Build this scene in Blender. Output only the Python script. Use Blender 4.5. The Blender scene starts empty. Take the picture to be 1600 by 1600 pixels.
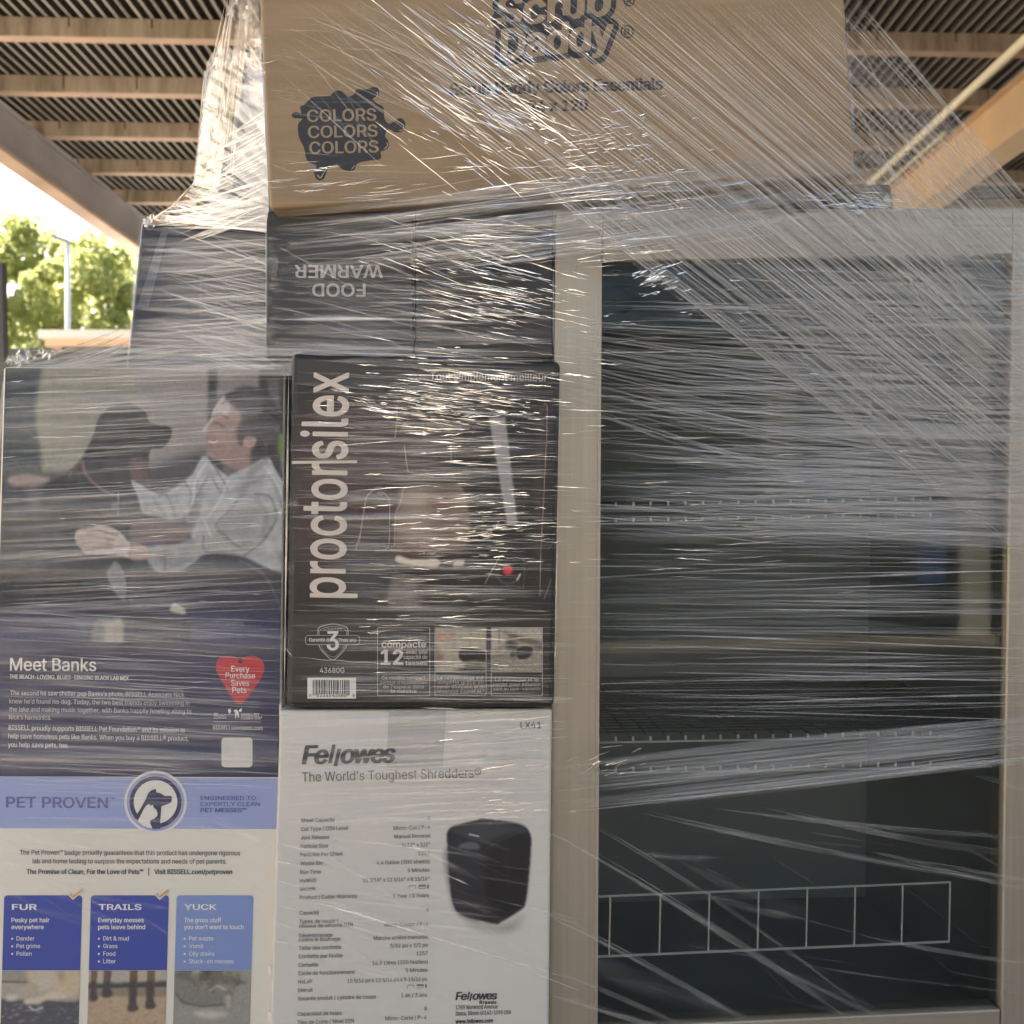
import bpy, bmesh, math, random
import numpy as np
from mathutils import Vector, Matrix, noise as mnoise
from mathutils.geometry import delaunay_2d_cdt
R = math.radians
rng = random.Random(7)
nrs = np.random.RandomState(5)
SC = bpy.context.scene
COL = SC.collection

# ------------------------------------------------------------------ camera, world, sun, exposure
CAMZ = 1.15
F = 1600.0
cd = bpy.data.cameras.new('camera'); cam = bpy.data.objects.new('camera', cd); COL.objects.link(cam)
cam.location = (0, 0, CAMZ); cam.rotation_euler = (R(90), 0, 0)
cd.sensor_width = 36; cd.sensor_height = 36; cd.lens = 36; cd.clip_start = 0.02; cd.clip_end = 2000
cd.dof.use_dof = True; cd.dof.focus_distance = 1.36; cd.dof.aperture_fstop = 7
SC.camera = cam
SUN_DIR = Vector((-0.50, 0.47, 0.73)).normalized()          # towards the sun: ahead and to the left, over the roof
elev = math.asin(SUN_DIR.z); azim = math.atan2(SUN_DIR.x, SUN_DIR.y)
w = bpy.data.worlds.new('World'); SC.world = w; w.use_nodes = True
wn = w.node_tree.nodes; bg = wn['Background']
sky = wn.new('ShaderNodeTexSky'); sky.sky_type = 'NISHITA'; sky.sun_disc = False
sky.sun_elevation = elev; sky.sun_rotation = azim
sky.dust_density = 6.0; sky.ozone_density = 0.2                 # hazy, warm summer sky
wt = wn.new('ShaderNodeMix'); wt.data_type = 'RGBA'; wt.blend_type = 'MULTIPLY'; wt.inputs['Factor'].default_value = 1.0
wt.inputs['B'].default_value = (1.0, 0.978, 0.94, 1)
w.node_tree.links.new(sky.outputs[0], wt.inputs['A']); w.node_tree.links.new(wt.outputs['Result'], bg.inputs[0]); bg.inputs[1].default_value = 0.13
sl = bpy.data.lights.new('sun', 'SUN'); sl.energy = 5.0; sl.angle = R(0.5); sl.color = (1.0, 0.90, 0.76)
so = bpy.data.objects.new('sun', sl); COL.objects.link(so)
so.rotation_euler = (-SUN_DIR).to_track_quat('-Z', 'Y').to_euler()
vs = SC.view_settings
vs.view_transform = 'Standard'; vs.look = 'None'; vs.gamma = 1.0; vs.use_curve_mapping = False
vs.exposure = 1.8
cy = SC.cycles
cy.max_bounces = 12; cy.diffuse_bounces = 5; cy.glossy_bounces = 4; cy.transmission_bounces = 6
cy.transparent_max_bounces = 48; cy.use_denoising = True
cy.sample_clamp_indirect = 6.0; cy.caustics_reflective = False; cy.caustics_refractive = False

# ------------------------------------------------------------------ helpers
def s2l(c):
    c = np.asarray(c, float) / 255.0
    return np.where(c <= 0.04045, c / 12.92, ((c + 0.055) / 1.055) ** 2.4)

def tag(o, label=None, cat=None, group=None, kind=None):
    if label: o['label'] = label
    if cat: o['category'] = cat
    if group: o['group'] = group
    if kind: o['kind'] = kind
    return o

def empty(name, loc, label, cat, group=None):
    o = bpy.data.objects.new(name, None); COL.objects.link(o); o.location = loc
    o.empty_display_size = 0.05
    return tag(o, label, cat, group)

def link(name, me, mats, parent=None, smooth=False):
    o = bpy.data.objects.new(name, me); COL.objects.link(o)
    for m in (mats if isinstance(mats, (list, tuple)) else [mats]): me.materials.append(m)
    if parent is not None:
        o.parent = parent; o.matrix_parent_inverse = Matrix.Translation(-Vector(parent.location))
    if smooth: me.polygons.foreach_set('use_smooth', [True] * len(me.polygons))
    return o

class MB:
    """collects polygons, then links them as one mesh object"""
    def __init__(s): s.v = []; s.f = []; s.m = []
    def quad(s, a, b, c, d, mi=0):
        k = len(s.v); s.v += [tuple(a), tuple(b), tuple(c), tuple(d)]; s.f.append((k, k+1, k+2, k+3)); s.m.append(mi)
    def hexa(s, p, mi=0):                                   # 8 points: 4 front, 4 back
        k = len(s.v); s.v += [tuple(q) for q in p]
        for f in ((0,1,2,3), (7,6,5,4), (0,4,5,1), (1,5,6,2), (2,6,7,3), (3,7,4,0)):
            s.f.append(tuple(k+i for i in f)); s.m.append(mi)
    def box(s, lo, hi, mi=0):
        x0,y0,z0 = lo; x1,y1,z1 = hi
        s.hexa([(x0,y0,z1),(x1,y0,z1),(x1,y0,z0),(x0,y0,z0),(x0,y1,z1),(x1,y1,z1),(x1,y1,z0),(x0,y1,z0)], mi)
    def tube(s, a, b, r, n=8, r2=None, mi=0):
        a = Vector(a); b = Vector(b); d = (b-a).normalized(); r2 = r if r2 is None else r2
        u = d.orthogonal().normalized(); v = d.cross(u); k = len(s.v)
        for p, rr in ((a, r), (b, r2)):
            for i in range(n):
                t = 2*math.pi*i/n; s.v.append(tuple(p + (u*math.cos(t) + v*math.sin(t))*rr))
        for i in range(n):
            j = (i+1) % n; s.f.append((k+i, k+j, k+n+j, k+n+i)); s.m.append(mi)
        s.f.append(tuple(k+i for i in range(n))[::-1]); s.m.append(mi)
        s.f.append(tuple(k+n+i for i in range(n))); s.m.append(mi)
    def build(s, name, mats, parent=None, bevel=0, seg=2, smooth=False):
        me = bpy.data.meshes.new(name); me.from_pydata(s.v, [], s.f); me.polygons.foreach_set('material_index', s.m)
        if bevel:
            bm = bmesh.new(); bm.from_mesh(me); bmesh.ops.recalc_face_normals(bm, faces=bm.faces)
            bmesh.ops.bevel(bm, geom=bm.edges[:], offset=bevel, segments=seg, profile=0.5, affect='EDGES'); bm.to_mesh(me); bm.free()
        me.update()
        return link(name, me, mats, parent, smooth)

# ---- materials
def nodes(name):
    m = bpy.data.materials.new(name); m.use_nodes = True
    nt = m.node_tree; return m, nt, nt.nodes, nt.links, nt.nodes['Principled BSDF']

def plain(name, c, rough=0.5, metal=0.0, spec=0.5, var=0.0, scale=(8,8,8), bump=0.0, bscale=40, coat=0.0):
    m, nt, N, L, b = nodes(name)
    b.inputs['Base Color'].default_value = (*c, 1); b.inputs['Roughness'].default_value = rough
    b.inputs['Metallic'].default_value = metal; b.inputs['Specular IOR Level'].default_value = spec
    b.inputs['Coat Weight'].default_value = coat; b.inputs['Coat Roughness'].default_value = 0.15
    tc = N.new('ShaderNodeTexCoord')
    if var:
        mp = N.new('ShaderNodeMapping'); mp.inputs['Scale'].default_value = scale
        nz = N.new('ShaderNodeTexNoise'); nz.inputs['Scale'].default_value = 1; nz.inputs['Detail'].default_value = 6
        mx = N.new('ShaderNodeMix'); mx.data_type = 'RGBA'
        L.new(tc.outputs['Object'], mp.inputs[0]); L.new(mp.outputs[0], nz.inputs[0])
        mx.inputs['A'].default_value = (*[v*(1-var) for v in c], 1); mx.inputs['B'].default_value = (*[min(1, v*(1+var)) for v in c], 1)
        rp = N.new('ShaderNodeMapRange'); rp.inputs['From Min'].default_value = 0.3; rp.inputs['From Max'].default_value = 0.7
        L.new(nz.outputs[0], rp.inputs[0]); L.new(rp.outputs[0], mx.inputs['Factor']); L.new(mx.outputs['Result'], b.inputs['Base Color'])
    if bump:
        n2 = N.new('ShaderNodeTexNoise'); n2.inputs['Scale'].default_value = bscale; n2.inputs['Detail'].default_value = 4
        bp = N.new('ShaderNodeBump'); bp.inputs['Strength'].default_value = bump; bp.inputs['Distance'].default_value = 0.004
        L.new(tc.outputs['Object'], n2.inputs[0]); L.new(n2.outputs[0], bp.inputs['Height']); L.new(bp.outputs[0], b.inputs['Normal'])
    return m

def vcol(name, rough=0.45):
    m, nt, N, L, b = nodes(name)
    a = N.new('ShaderNodeVertexColor'); a.layer_name = 'ink'
    L.new(a.outputs['Color'], b.inputs['Base Color']); b.inputs['Roughness'].default_value = rough
    return m

INKS = {}
def ink(c, rough=0.45):
    key = (tuple(c), rough)
    if key not in INKS: INKS[key] = plain('ink', c, rough)
    return INKS[key]

M_KRAFT = plain('kraft_board', (0.32, 0.235, 0.148), 0.62, spec=0.3, var=0.10, scale=(7, 7, 60), bump=0.12, bscale=90)
M_WHITEBOARD = plain('white_board', (0.66, 0.635, 0.575), 0.4, var=0.04, scale=(5, 5, 5), bump=0.05, bscale=25)
M_CREAMBOARD = plain('cream_board', (0.72, 0.69, 0.60), 0.42, var=0.04, scale=(5, 5, 5), bump=0.05, bscale=25)
M_BLACKBOARD = plain('black_board', (0.020, 0.019, 0.019), 0.38, var=0.25, scale=(5, 5, 5), bump=0.06, bscale=25)
M_GREYBLACK = plain('charcoal_board', (0.045, 0.044, 0.045), 0.45, var=0.2, scale=(6, 6, 6), bump=0.05, bscale=25)
M_BLUEBLACK = plain('blue_black_board', (0.030, 0.036, 0.055), 0.42, var=0.3, scale=(5, 5, 5), bump=0.06, bscale=25)
M_STEEL = plain('brushed_steel', (0.43, 0.38, 0.305), 0.42, metal=0.55, var=0.08, scale=(140, 140, 3))
M_STEELH = plain('brushed_steel_rail', (0.43, 0.38, 0.305), 0.42, metal=0.55, var=0.08, scale=(3, 3, 140))
M_DARKIN = plain('dark_liner', (0.27, 0.29, 0.285), 0.5, var=0.2, scale=(2, 2, 2))
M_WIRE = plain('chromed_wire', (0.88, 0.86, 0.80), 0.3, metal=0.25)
M_PRINT = vcol('photo_print')

# ---- picture planes: points on the flat front of a box, measured through the photograph
class Plane:
    def __init__(s, pxc, Y, yaw=0.0, pitch=0.0):
        t = R(yaw); s.q = Vector(((pxc-800)*Y/F, Y, CAMZ))
        s.n = Vector((math.sin(t), -math.cos(t), math.sin(R(pitch)))).normalized()
    def at(s, px, py, off=0.0):
        d = Vector(((px-800)/F, 1.0, -(py-800)/F)); o = Vector((0, 0, CAMZ))
        k = (s.q + s.n*off - o).dot(s.n) / d.dot(s.n)
        return o + d*k
    def arr(s, xy, off=0.0):
        xy = np.asarray(xy, float)
        d = np.stack([(xy[:,0]-800)/F, np.ones(len(xy)), -(xy[:,1]-800)/F], 1); n = np.array(s.n)
        k = (np.array(s.q) + n*off - np.array([0,0,CAMZ])).dot(n) / d.dot(n)
        return d*k[:,None] + np.array([0,0,CAMZ])

def carton_body(pl, quad, depth, mat, parent, bevel=0.004, name='carton_body'):
    fr = [pl.at(*p) for p in quad]; bk = [p - pl.n*depth for p in fr]
    mb = MB(); mb.hexa(fr + bk)
    return mb.build(name, mat, parent, bevel, 3)

def crom(pts, n=6, closed=True):
    P = [np.array(p, float) for p in pts]; out = []; m = len(P)
    rg = range(m) if closed else range(m-1)
    for i in rg:
        if closed: a,b,c,d = P[i-1], P[i], P[(i+1)%m], P[(i+2)%m]
        else: a,b,c,d = P[max(i-1,0)], P[i], P[i+1], P[min(i+2,m-1)]
        for k in range(n):
            t = k/n
            out.append(0.5*((2*b)+(-a+c)*t+(2*a-5*b+4*c-d)*t*t+(-a+3*b-3*c+d)*t**3))
    if not closed: out.append(P[-1])
    return [tuple(p) for p in out]

import os
try:                                                        # the sans face that ships inside Blender itself; else the built-in one
    FONT = bpy.data.fonts.load(os.path.join(bpy.utils.system_resource('DATAFILES'), 'fonts', 'Inter.woff2'))
except Exception:
    FONT = None
TEXTC = {}
def fill_outline(v, ed):
    """fills closed outlines by the non-zero rule (overlapping strokes of one letter stay solid)"""
    n = len(v); nxt = {}; par = list(range(n))
    def find(i):
        while par[i] != i: par[i] = par[par[i]]; i = par[i]
        return i
    for i, j in ed: par[find(i)] = find(j)
    cont = {}
    for i, j in ed: cont.setdefault(find(i), []).append((i, j))
    cs = sorted(((min(v[i][0] for i, j in e), max(v[i][0] for i, j in e), e) for e in cont.values()), key=lambda c: c[0])
    groups = []
    for lo, hi, e in cs:
        if groups and lo < groups[-1][0] - 1e-4: groups[-1][0] = max(groups[-1][0], hi); groups[-1][1].extend(e)
        else: groups.append([hi, list(e)])
    V = []; FS = []
    for hi, e in groups:
        ids = sorted({i for p in e for i in p}); ix = {q: k for k, q in enumerate(ids)}
        o = delaunay_2d_cdt([Vector((v[q][0], v[q][1])) for q in ids], [(ix[i], ix[j]) for i, j in e], [], 0, 1e-6)
        P = np.array([(q.x, q.y) for q in o[0]]); T = np.array([f for f in o[2]]); c = P[T].mean(1)
        A = v[[i for i, j in e]]; B = v[[j for i, j in e]]
        cyy = c[:, 1:2]; up = (A[:, 1] <= cyy) & (B[:, 1] > cyy); dn = (A[:, 1] > cyy) & (B[:, 1] <= cyy)
        sd = (B[:, 0]-A[:, 0])*(cyy-A[:, 1]) - (c[:, 0:1]-A[:, 0])*(B[:, 1]-A[:, 1])
        wind = (up & (sd > 0)).sum(1) - (dn & (sd < 0)).sum(1)
        k = len(V); V += P.tolist(); FS += [tuple(k+i for i in t) for t in T[wind != 0].tolist()]
    return np.array(V), FS

def text_mesh(s, bold=0.0, res=3, spacing=1.0):
    key = (s, res, spacing)
    if key not in TEXTC:
        cu = bpy.data.curves.new('t', 'FONT'); cu.body = s; cu.size = 1
        if FONT: cu.font = FONT
        cu.resolution_u = res; cu.space_character = spacing; cu.fill_mode = 'NONE'
        o = bpy.data.objects.new('t', cu); COL.objects.link(o)
        dg = bpy.context.evaluated_depsgraph_get(); dg.update()
        me = bpy.data.meshes.new_from_object(o.evaluated_get(dg))
        v = np.empty(len(me.vertices)*3); me.vertices.foreach_get('co', v); v = v.reshape(-1, 3)[:, :2].copy()
        ed = [tuple(e.vertices) for e in me.edges]
        bpy.data.objects.remove(o); bpy.data.curves.remove(cu); bpy.data.meshes.remove(me)
        TEXTC[key] = fill_outline(v, ed)
    return TEXTC[key]
CAPH = float(text_mesh('H')[0][:,1].max())

class Printing:
    """ink lying on a box front: lettering, shapes; every layer a fraction of a millimetre proud of the one below"""
    def __init__(s, pl): s.pl = pl; s.v = []; s.f = []; s.mi = []; s.mats = []
    def _mat(s, c, rough=0.45):
        m = c if isinstance(c, bpy.types.Material) else ink(c, rough)
        if m not in s.mats: s.mats.append(m)
        return s.mats.index(m)
    def raw(s, xy, faces, c, layer):
        if not len(xy): return
        k = len(s.v); s.v += s.pl.arr(xy, 0.0003 + 0.0002*layer).tolist(); mi = s._mat(c)
        for f in faces: s.f.append(tuple(k+i for i in f)); s.mi.append(mi)
    def poly(s, pts, c, layer=0): s.raw(np.array(pts, float), [tuple(range(len(pts)))], c, layer)
    def rect(s, x0, y0, x1, y1, c, layer=0): s.poly([(x0,y0),(x1,y0),(x1,y1),(x0,y1)], c, layer)
    def rrect(s, x0, y0, x1, y1, r, c, layer=0, n=5, skew=0.0, only_top=False):
        p = []
        for cx, cy, a in ((x1-r, y0+r, -90), (x1-r, y1-r, 0), (x0+r, y1-r, 90), (x0+r, y0+r, 180)):
            if only_top and cy > (y0+y1)/2:
                p.append((x1 if a == 0 else x0, y1)); continue
            for k in range(n+1):
                t = R(a+90*k/n); p.append((cx+r*math.cos(t), cy+r*math.sin(t)))
        p = [(x + skew*(y-y0), y) for x, y in p]
        s.poly(p, c, layer)
    def disc(s, cx, cy, r, c, layer=0, n=40): s.poly([(cx+r*math.cos(2*math.pi*i/n), cy+r*math.sin(2*math.pi*i/n)) for i in range(n)], c, layer)
    def ring(s, cx, cy, r0, r1, c, layer=0, n=48):
        xy = []; fs = []
        for i in range(n):
            t = 2*math.pi*i/n; xy += [(cx+r0*math.cos(t), cy+r0*math.sin(t)), (cx+r1*math.cos(t), cy+r1*math.sin(t))]
            j = (i+1) % n; fs.append((2*i, 2*i+1, 2*j+1, 2*j))
        s.raw(np.array(xy), fs, c, layer)
    def line(s, pts, wd, c, layer=0, closed=False):
        P = [np.array(p, float) for p in pts]
        if closed: P.append(P[0])
        xy = []; fs = []
        for i, p in enumerate(P):
            a = P[max(i-1,0)]; b = P[min(i+1,len(P)-1)]
            if closed and i in (0, len(P)-1): a = P[-2]; b = P[1]
            d = b-a; d = d/(np.hypot(*d)+1e-9); nn = np.array([-d[1], d[0]])*wd/2
            xy += [p+nn, p-nn]
            if i: fs.append((2*i-2, 2*i-1, 2*i+1, 2*i))
        s.raw(np.array(xy), fs, c, layer)
    def frame(s, x0, y0, x1, y1, wd, c, layer=0):
        s.line([(x0,y0),(x1,y0)], wd, c, layer); s.line([(x0,y1),(x1,y1)], wd, c, layer)
        s.line([(x0,y0+wd/2),(x0,y1-wd/2)], wd, c, layer); s.line([(x1,y0+wd/2),(x1,y1-wd/2)], wd, c, layer)
    def text(s, t, x, y, cap, c, width=None, rot=0.0, bold=0.0, shear=0.0, align='L', layer=2, res=3, spacing=1.0, xs=1.0, y2=None):
        """x, y: start of the baseline (or its centre / end); cap: cap height; width: fitted width; all in photograph pixels"""
        v, fs = text_mesh(t, bold, res, spacing)
        if not len(v): return
        v = v.copy(); k = cap/CAPH; x0 = v[:,0].min(); wd = v[:,0].max()-x0
        kx = width/wd if width else k*xs
        X = (v[:,0]-x0)*kx; Y = v[:,1]*k; X = X + shear*Y
        if align == 'C': X = X - wd*kx/2
        elif align == 'R': X = X - wd*kx
        if y2 is not None: rot = -math.degrees(math.atan2(y2-y, wd*kx))
        cr, sr = math.cos(R(rot)), math.sin(R(rot))
        xy = np.stack([x + X*cr - Y*sr, y - X*sr - Y*cr], 1)
        s.raw(xy, fs, c, layer)
        bold = max(bold, 0.007); r = bold*k; n = 4 if r < 0.35 else 8 if r < 1.5 else 20
        for j in range(n):                                  # heavier strokes: the same outline shifted round a small circle
            a = 2*math.pi*j/n; s.raw(xy + np.array([r*math.cos(a), r*math.sin(a)*(0.45 if bold < 0.1 else 1.0)]), fs, c, layer + 0.8*(j+1)/n)
    def build(s, name, parent, label=None):
        me = bpy.data.meshes.new(name); me.from_pydata(s.v, [], s.f); me.polygons.foreach_set('material_index', s.mi); me.update()
        o = link(name, me, s.mats, parent)
        if label: o['label'] = label
        return o

class Canvas:
    """a printed photograph: painted as soft shapes into the vertex colours of a fine grid on the box"""
    def __init__(s, x0, y0, x1, y1, step, c):
        s.x0, s.y0, s.x1, s.y1, s.st = x0, y0, x1, y1, step
        s.nx = int(round((x1-x0)/step))+1; s.ny = int(round((y1-y0)/step))+1
        gx = np.linspace(x0, x1, s.nx); gy = np.linspace(y0, y1, s.ny); s.X, s.Y = np.meshgrid(gx, gy)
        s.im = np.ones((s.ny, s.nx, 3))*np.array(c, float)
    def _blur(s, m, r):
        r = int(round(r/s.st))
        for _ in range(2):
            if r < 1: break
            for ax in (0, 1):
                p = np.pad(m, [(r+1, r) if a == ax else (0, 0) for a in (0, 1)], mode='edge')
                cs = np.cumsum(p, axis=ax); n = 2*r+1
                m = (np.take(cs, range(n, cs.shape[ax]), ax) - np.take(cs, range(0, cs.shape[ax]-n), ax))/n
        return m
    def mask(s, pts):
        ins = np.zeros(s.X.shape, bool); n = len(pts)
        for i in range(n):
            x1, y1 = pts[i]; x2, y2 = pts[(i+1) % n]
            if y1 == y2: continue
            ins ^= ((s.Y < y1) != (s.Y < y2)) & (s.X < (x2-x1)*(s.Y-y1)/(y2-y1)+x1)
        return ins.astype(float)
    def mix(s, m, c, a=1.0):
        m = (m*a)[..., None]; s.im = s.im*(1-m) + np.array(c, float)*m
    def fill(s, pts, c, blur=1.0, a=1.0, smooth=True, tex=0.0):
        m = s._blur(s.mask(crom(pts) if smooth else pts), blur)
        if tex:
            cc = np.array(c, float)[None, None] * (1 + tex*s.noise(5)[..., None]); m3 = (m*a)[..., None]; s.im = s.im*(1-m3) + cc*m3
        else: s.mix(m, c, a)
    def stroke(s, pts, wd, c, blur=0.8, a=1.0):
        P = crom(pts, 8, False); m = np.zeros(s.X.shape)
        for (ax, ay), (bx, by) in zip(P[:-1], P[1:]):
            dx, dy = bx-ax, by-ay; t = np.clip(((s.X-ax)*dx+(s.Y-ay)*dy)/(dx*dx+dy*dy+1e-9), 0, 1)
            m = np.maximum(m, np.clip(0.5+(wd/2-np.hypot(s.X-ax-t*dx, s.Y-ay-t*dy))/s.st, 0, 1))
        s.mix(s._blur(m, blur) if blur else m, c, a)
    def ell(s, cx, cy, rx, ry, c, blur=1.0, a=1.0): s.fill([(cx+rx*math.cos(t), cy+ry*math.sin(t)) for t in np.linspace(0, 2*math.pi, 24)[:-1]], c, blur, a, False)
    def noise(s, r):
        m = s._blur(nrs.randn(*s.X.shape), r); return m/(m.std()+1e-9)
    def grain(s, amp, r=1): s.im = s.im + s.noise(r)[..., None]*amp
    def build(s, name, pl, parent, layer=0, warp=None, gain=1.0, label=None, drop=None):
        xy = np.stack([s.X.ravel(), s.Y.ravel()], 1)
        if warp: xy = warp(xy)
        v = pl.arr(xy, 0.0003 + 0.0002*layer); nx, ny = s.nx, s.ny
        i = np.arange((ny-1)*(nx-1)); r = i//(nx-1); k = r*nx + i % (nx-1)
        fs = np.stack([k, k+1, k+nx+1, k+nx], 1)
        if drop is not None:                                # the bare board shows where nothing is printed
            hit = (np.abs(s.im - np.array(drop, float)).max(-1) > 1.2).ravel(); fs = fs[hit[fs].any(1)]
        fs = fs.tolist()
        me = bpy.data.meshes.new(name); me.from_pydata(v.tolist(), [], fs)
        at = me.color_attributes.new('ink', 'FLOAT_COLOR', 'POINT')
        col = np.ones((len(v), 4)); col[:, :3] = s2l(np.clip(s.im.reshape(-1, 3), 0, 255))*gain
        at.data.foreach_set('color', col.ravel()); me.update()
        o = link(name, me, M_PRINT, parent)
        if label: o['label'] = label
        return o

# ------------------------------------------------------------------ the setting: ground, shed roof, the yard beyond
def ground():
    m, nt, N, L, b = nodes('yard_concrete'); b.inputs['Roughness'].default_value = 0.9
    tc = N.new('ShaderNodeTexCoord'); nz = N.new('ShaderNodeTexNoise'); nz.inputs['Scale'].default_value = 0.6; nz.inputs['Detail'].default_value = 8
    cr = N.new('ShaderNodeValToRGB'); cr.color_ramp.elements[0].color = (0.32, 0.28, 0.225, 1); cr.color_ramp.elements[1].color = (0.47, 0.42, 0.345, 1)
    cr.color_ramp.elements[0].position = 0.3; cr.color_ramp.elements[1].position = 0.7
    L.new(tc.outputs['Object'], nz.inputs[0]); L.new(nz.outputs[0], cr.inputs[0]); L.new(cr.outputs[0], b.inputs['Base Color'])
    mb = MB(); S = 900
    mb.quad((-S,-S,0),(S,-S,0),(S,S,0),(-S,S,0)); tag(mb.build('ground', m), kind='structure')
ground()

def shed():
    t = empty('shed_roof', (0, 6, 0), 'open steel shed roof of corrugated sheet on rusty purlins, above the wrapped stack', 'roof')
    rot = Matrix.Translation((0, 0, CAMZ)) @ Matrix(((1,0,0,0),(0.036,1,0,0),(0,0,1,0),(0,0,0,1)))
    def put(o): o.data.transform(rot); return o
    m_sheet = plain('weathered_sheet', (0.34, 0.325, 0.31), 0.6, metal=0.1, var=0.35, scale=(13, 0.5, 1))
    m_pur, nt, N, L, b = nodes('rusty_purlin'); b.inputs['Roughness'].default_value = 0.75
    tc = N.new('ShaderNodeTexCoord'); mp = N.new('ShaderNodeMapping'); mp.inputs['Scale'].default_value = (7, 1.0, 0.8)
    nz = N.new('ShaderNodeTexNoise'); nz.inputs['Scale'].default_value = 1; nz.inputs['Detail'].default_value = 7; nz.inputs['Roughness'].default_value = 0.7
    cr = N.new('ShaderNodeValToRGB'); e = cr.color_ramp.elements
    e[0].position = 0.32; e[0].color = (0.17, 0.13, 0.095, 1); e[1].position = 0.62; e[1].color = (0.40, 0.345, 0.28, 1)
    L.new(tc.outputs['Object'], mp.inputs[0]); L.new(mp.outputs[0], nz.inputs[0]); L.new(nz.outputs[0], cr.inputs[0]); L.new(cr.outputs[0], b.inputs['Base Color'])
    m_fl = plain('oxide_primer', (0.44, 0.33, 0.27), 0.6, var=0.2, scale=(2, 2, 2))
    m_web = plain('grey_girder_paint', (0.33, 0.33, 0.38), 0.5, var=0.15, scale=(1.5, 1.5, 1.5))
    m_or = plain('orange_primer', (0.70, 0.52, 0.34), 0.55, var=0.12, scale=(1.5, 1.5, 1.5))
    m_stain = plain('rust_run', (0.10, 0.055, 0.03), 0.8)
    m_pan_shade = plain('deck_pan_shade', (0.085, 0.082, 0.082), 0.6, var=0.3, scale=(13, 0.5, 1))  # dark colour carries the shade of the recessed pans
    # corrugated sheet
    v = []; f = []; x = -5.2; p = 0.088; pr = ((0, 0), (0.26, 0), (0.30, 0.075), (0.96, 0.075))
    while x < 13.0:
        for u, h in pr:
            v += [(x+u*p, -2.2, 3.744+h), (x+u*p, 26.0, 3.744+h)]
        x += p
    for i in range(len(v)//2-1): f.append((2*i, 2*i+2, 2*i+3, 2*i+1))
    me = bpy.data.meshes.new('corrugated_sheet'); me.from_pydata(v, [], f); o = put(link('corrugated_sheet', me, [m_sheet, m_pan_shade], t))
    me.polygons.foreach_set('material_index', [0 if i % 4 == 0 else 1 for i in range(len(f))])      # ribs stay light, pans coloured dark to imitate shade in the recesses
    for k in range(-8, 18):
        y = 7.87+1.045*k
        mb = MB(); mb.box((-5.15, y, 3.60), (13, y+0.012, 3.742), 0); mb.box((-5.15, y+0.0121, 3.60), (13, y+0.11, 3.612), 1)
        mb.box((-5.15, y+0.098, 3.6121), (13, y+0.11, 3.63), 1); 
        for xs in np.arange(-4.6+0.13*(k % 3), 12.5, 0.62): mb.box((xs, y-0.003, 3.63+0.02*((k*7+int(xs*5)) % 3)), (xs+0.012, y-0.0005, 3.741), 2)
        put(mb.build('purlin', [m_pur, m_fl, m_stain], t))
    mb = MB(); mb.box((-4.59, -2.2, 3.213), (-4.53, 26, 3.597), 0); mb.box((-4.66, -2.2, 3.17), (-4.47, 26, 3.212), 1); mb.box((-4.5299, -2.2, 3.575), (-4.48, 26, 3.597), 0)
    o = put(mb.build('girder', [m_web, m_fl], t)); o['label'] = 'grey girder with a red lower flange'
    mb = MB(); mb.box((4.22, -2.2, 3.171), (4.28, 26, 3.597), 0); mb.box((4.16, -2.2, 3.13), (4.44, 26, 3.17), 0)
    mb.box((4.16, -2.2, 3.57), (4.2199, 26, 3.597), 0)
    o = put(mb.build('girder', m_or, t)); o['label'] = 'orange primed girder'
    for xx, yy in ((-4.56, -2.0), (-4.56, 19.0), (4.3, -2.0), (4.3, 19.0), (12.9, -2.0), (12.9, 19.0)):
        mb = MB(); mb.box((xx-0.1, yy-0.1, -CAMZ), (xx+0.1, yy+0.1, 3.129 if xx > 0 else 3.169)); put(mb.build('column', m_web, t))
    m_pipe = plain('cream_pipe_paint', (0.90, 0.88, 0.70), 0.4)
    for a, b2, r, lab in (((3.86, 5.5, 3.555), (3.86, 10.9, 3.555), 0.038, 'thick cream conduit pipe slung under the roof beside the orange girder'),
                          ((4.08, 9.5, 3.575), (4.08, 11.3, 3.575), 0.02, 'thin short cream pipe between the thick conduit and the orange girder')):
        mb = MB(); mb.tube(a, b2, r, 14); o = put(mb.build('conduit_pipe', m_pipe, None, smooth=True)); tag(o, lab, 'pipe')
shed()

def leaf_mesh(name, n, rx, ry, rz, mat, seed, leaf=0.085):
    rs = np.random.RandomState(seed); v = []; f = []; cl = []
    for i in range(70):
        a = rs.uniform(0, 6.283); h = rs.uniform(-1, 1); q = math.sqrt(1-h*h)*rs.uniform(0.45, 0.95)
        cl.append((q*math.cos(a)*rx, q*math.sin(a)*ry, h*rz*0.8, rs.uniform(0.14, 0.34)))
    for i in range(n):
        c = cl[rs.randint(len(cl))]; d = rs.randn(3); d = d/np.linalg.norm(d)*rs.uniform(0.5, 1)**0.5*c[3]*rx
        p = Vector((c[0]+d[0], c[1]+d[1], c[2]+d[2]*0.8)); s = leaf*rs.uniform(0.6, 1.3)
        u = Vector(rs.randn(3)).normalized(); u2 = u.orthogonal().normalized()
        k = len(v); v += [p-u*s, p+u2*s*0.45, p+u*s, p-u2*s*0.45]; f.append((k, k+1, k+2, k+3))
    me = bpy.data.meshes.new(name); me.from_pydata(v, [], f); me.materials.append(mat); return me

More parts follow.
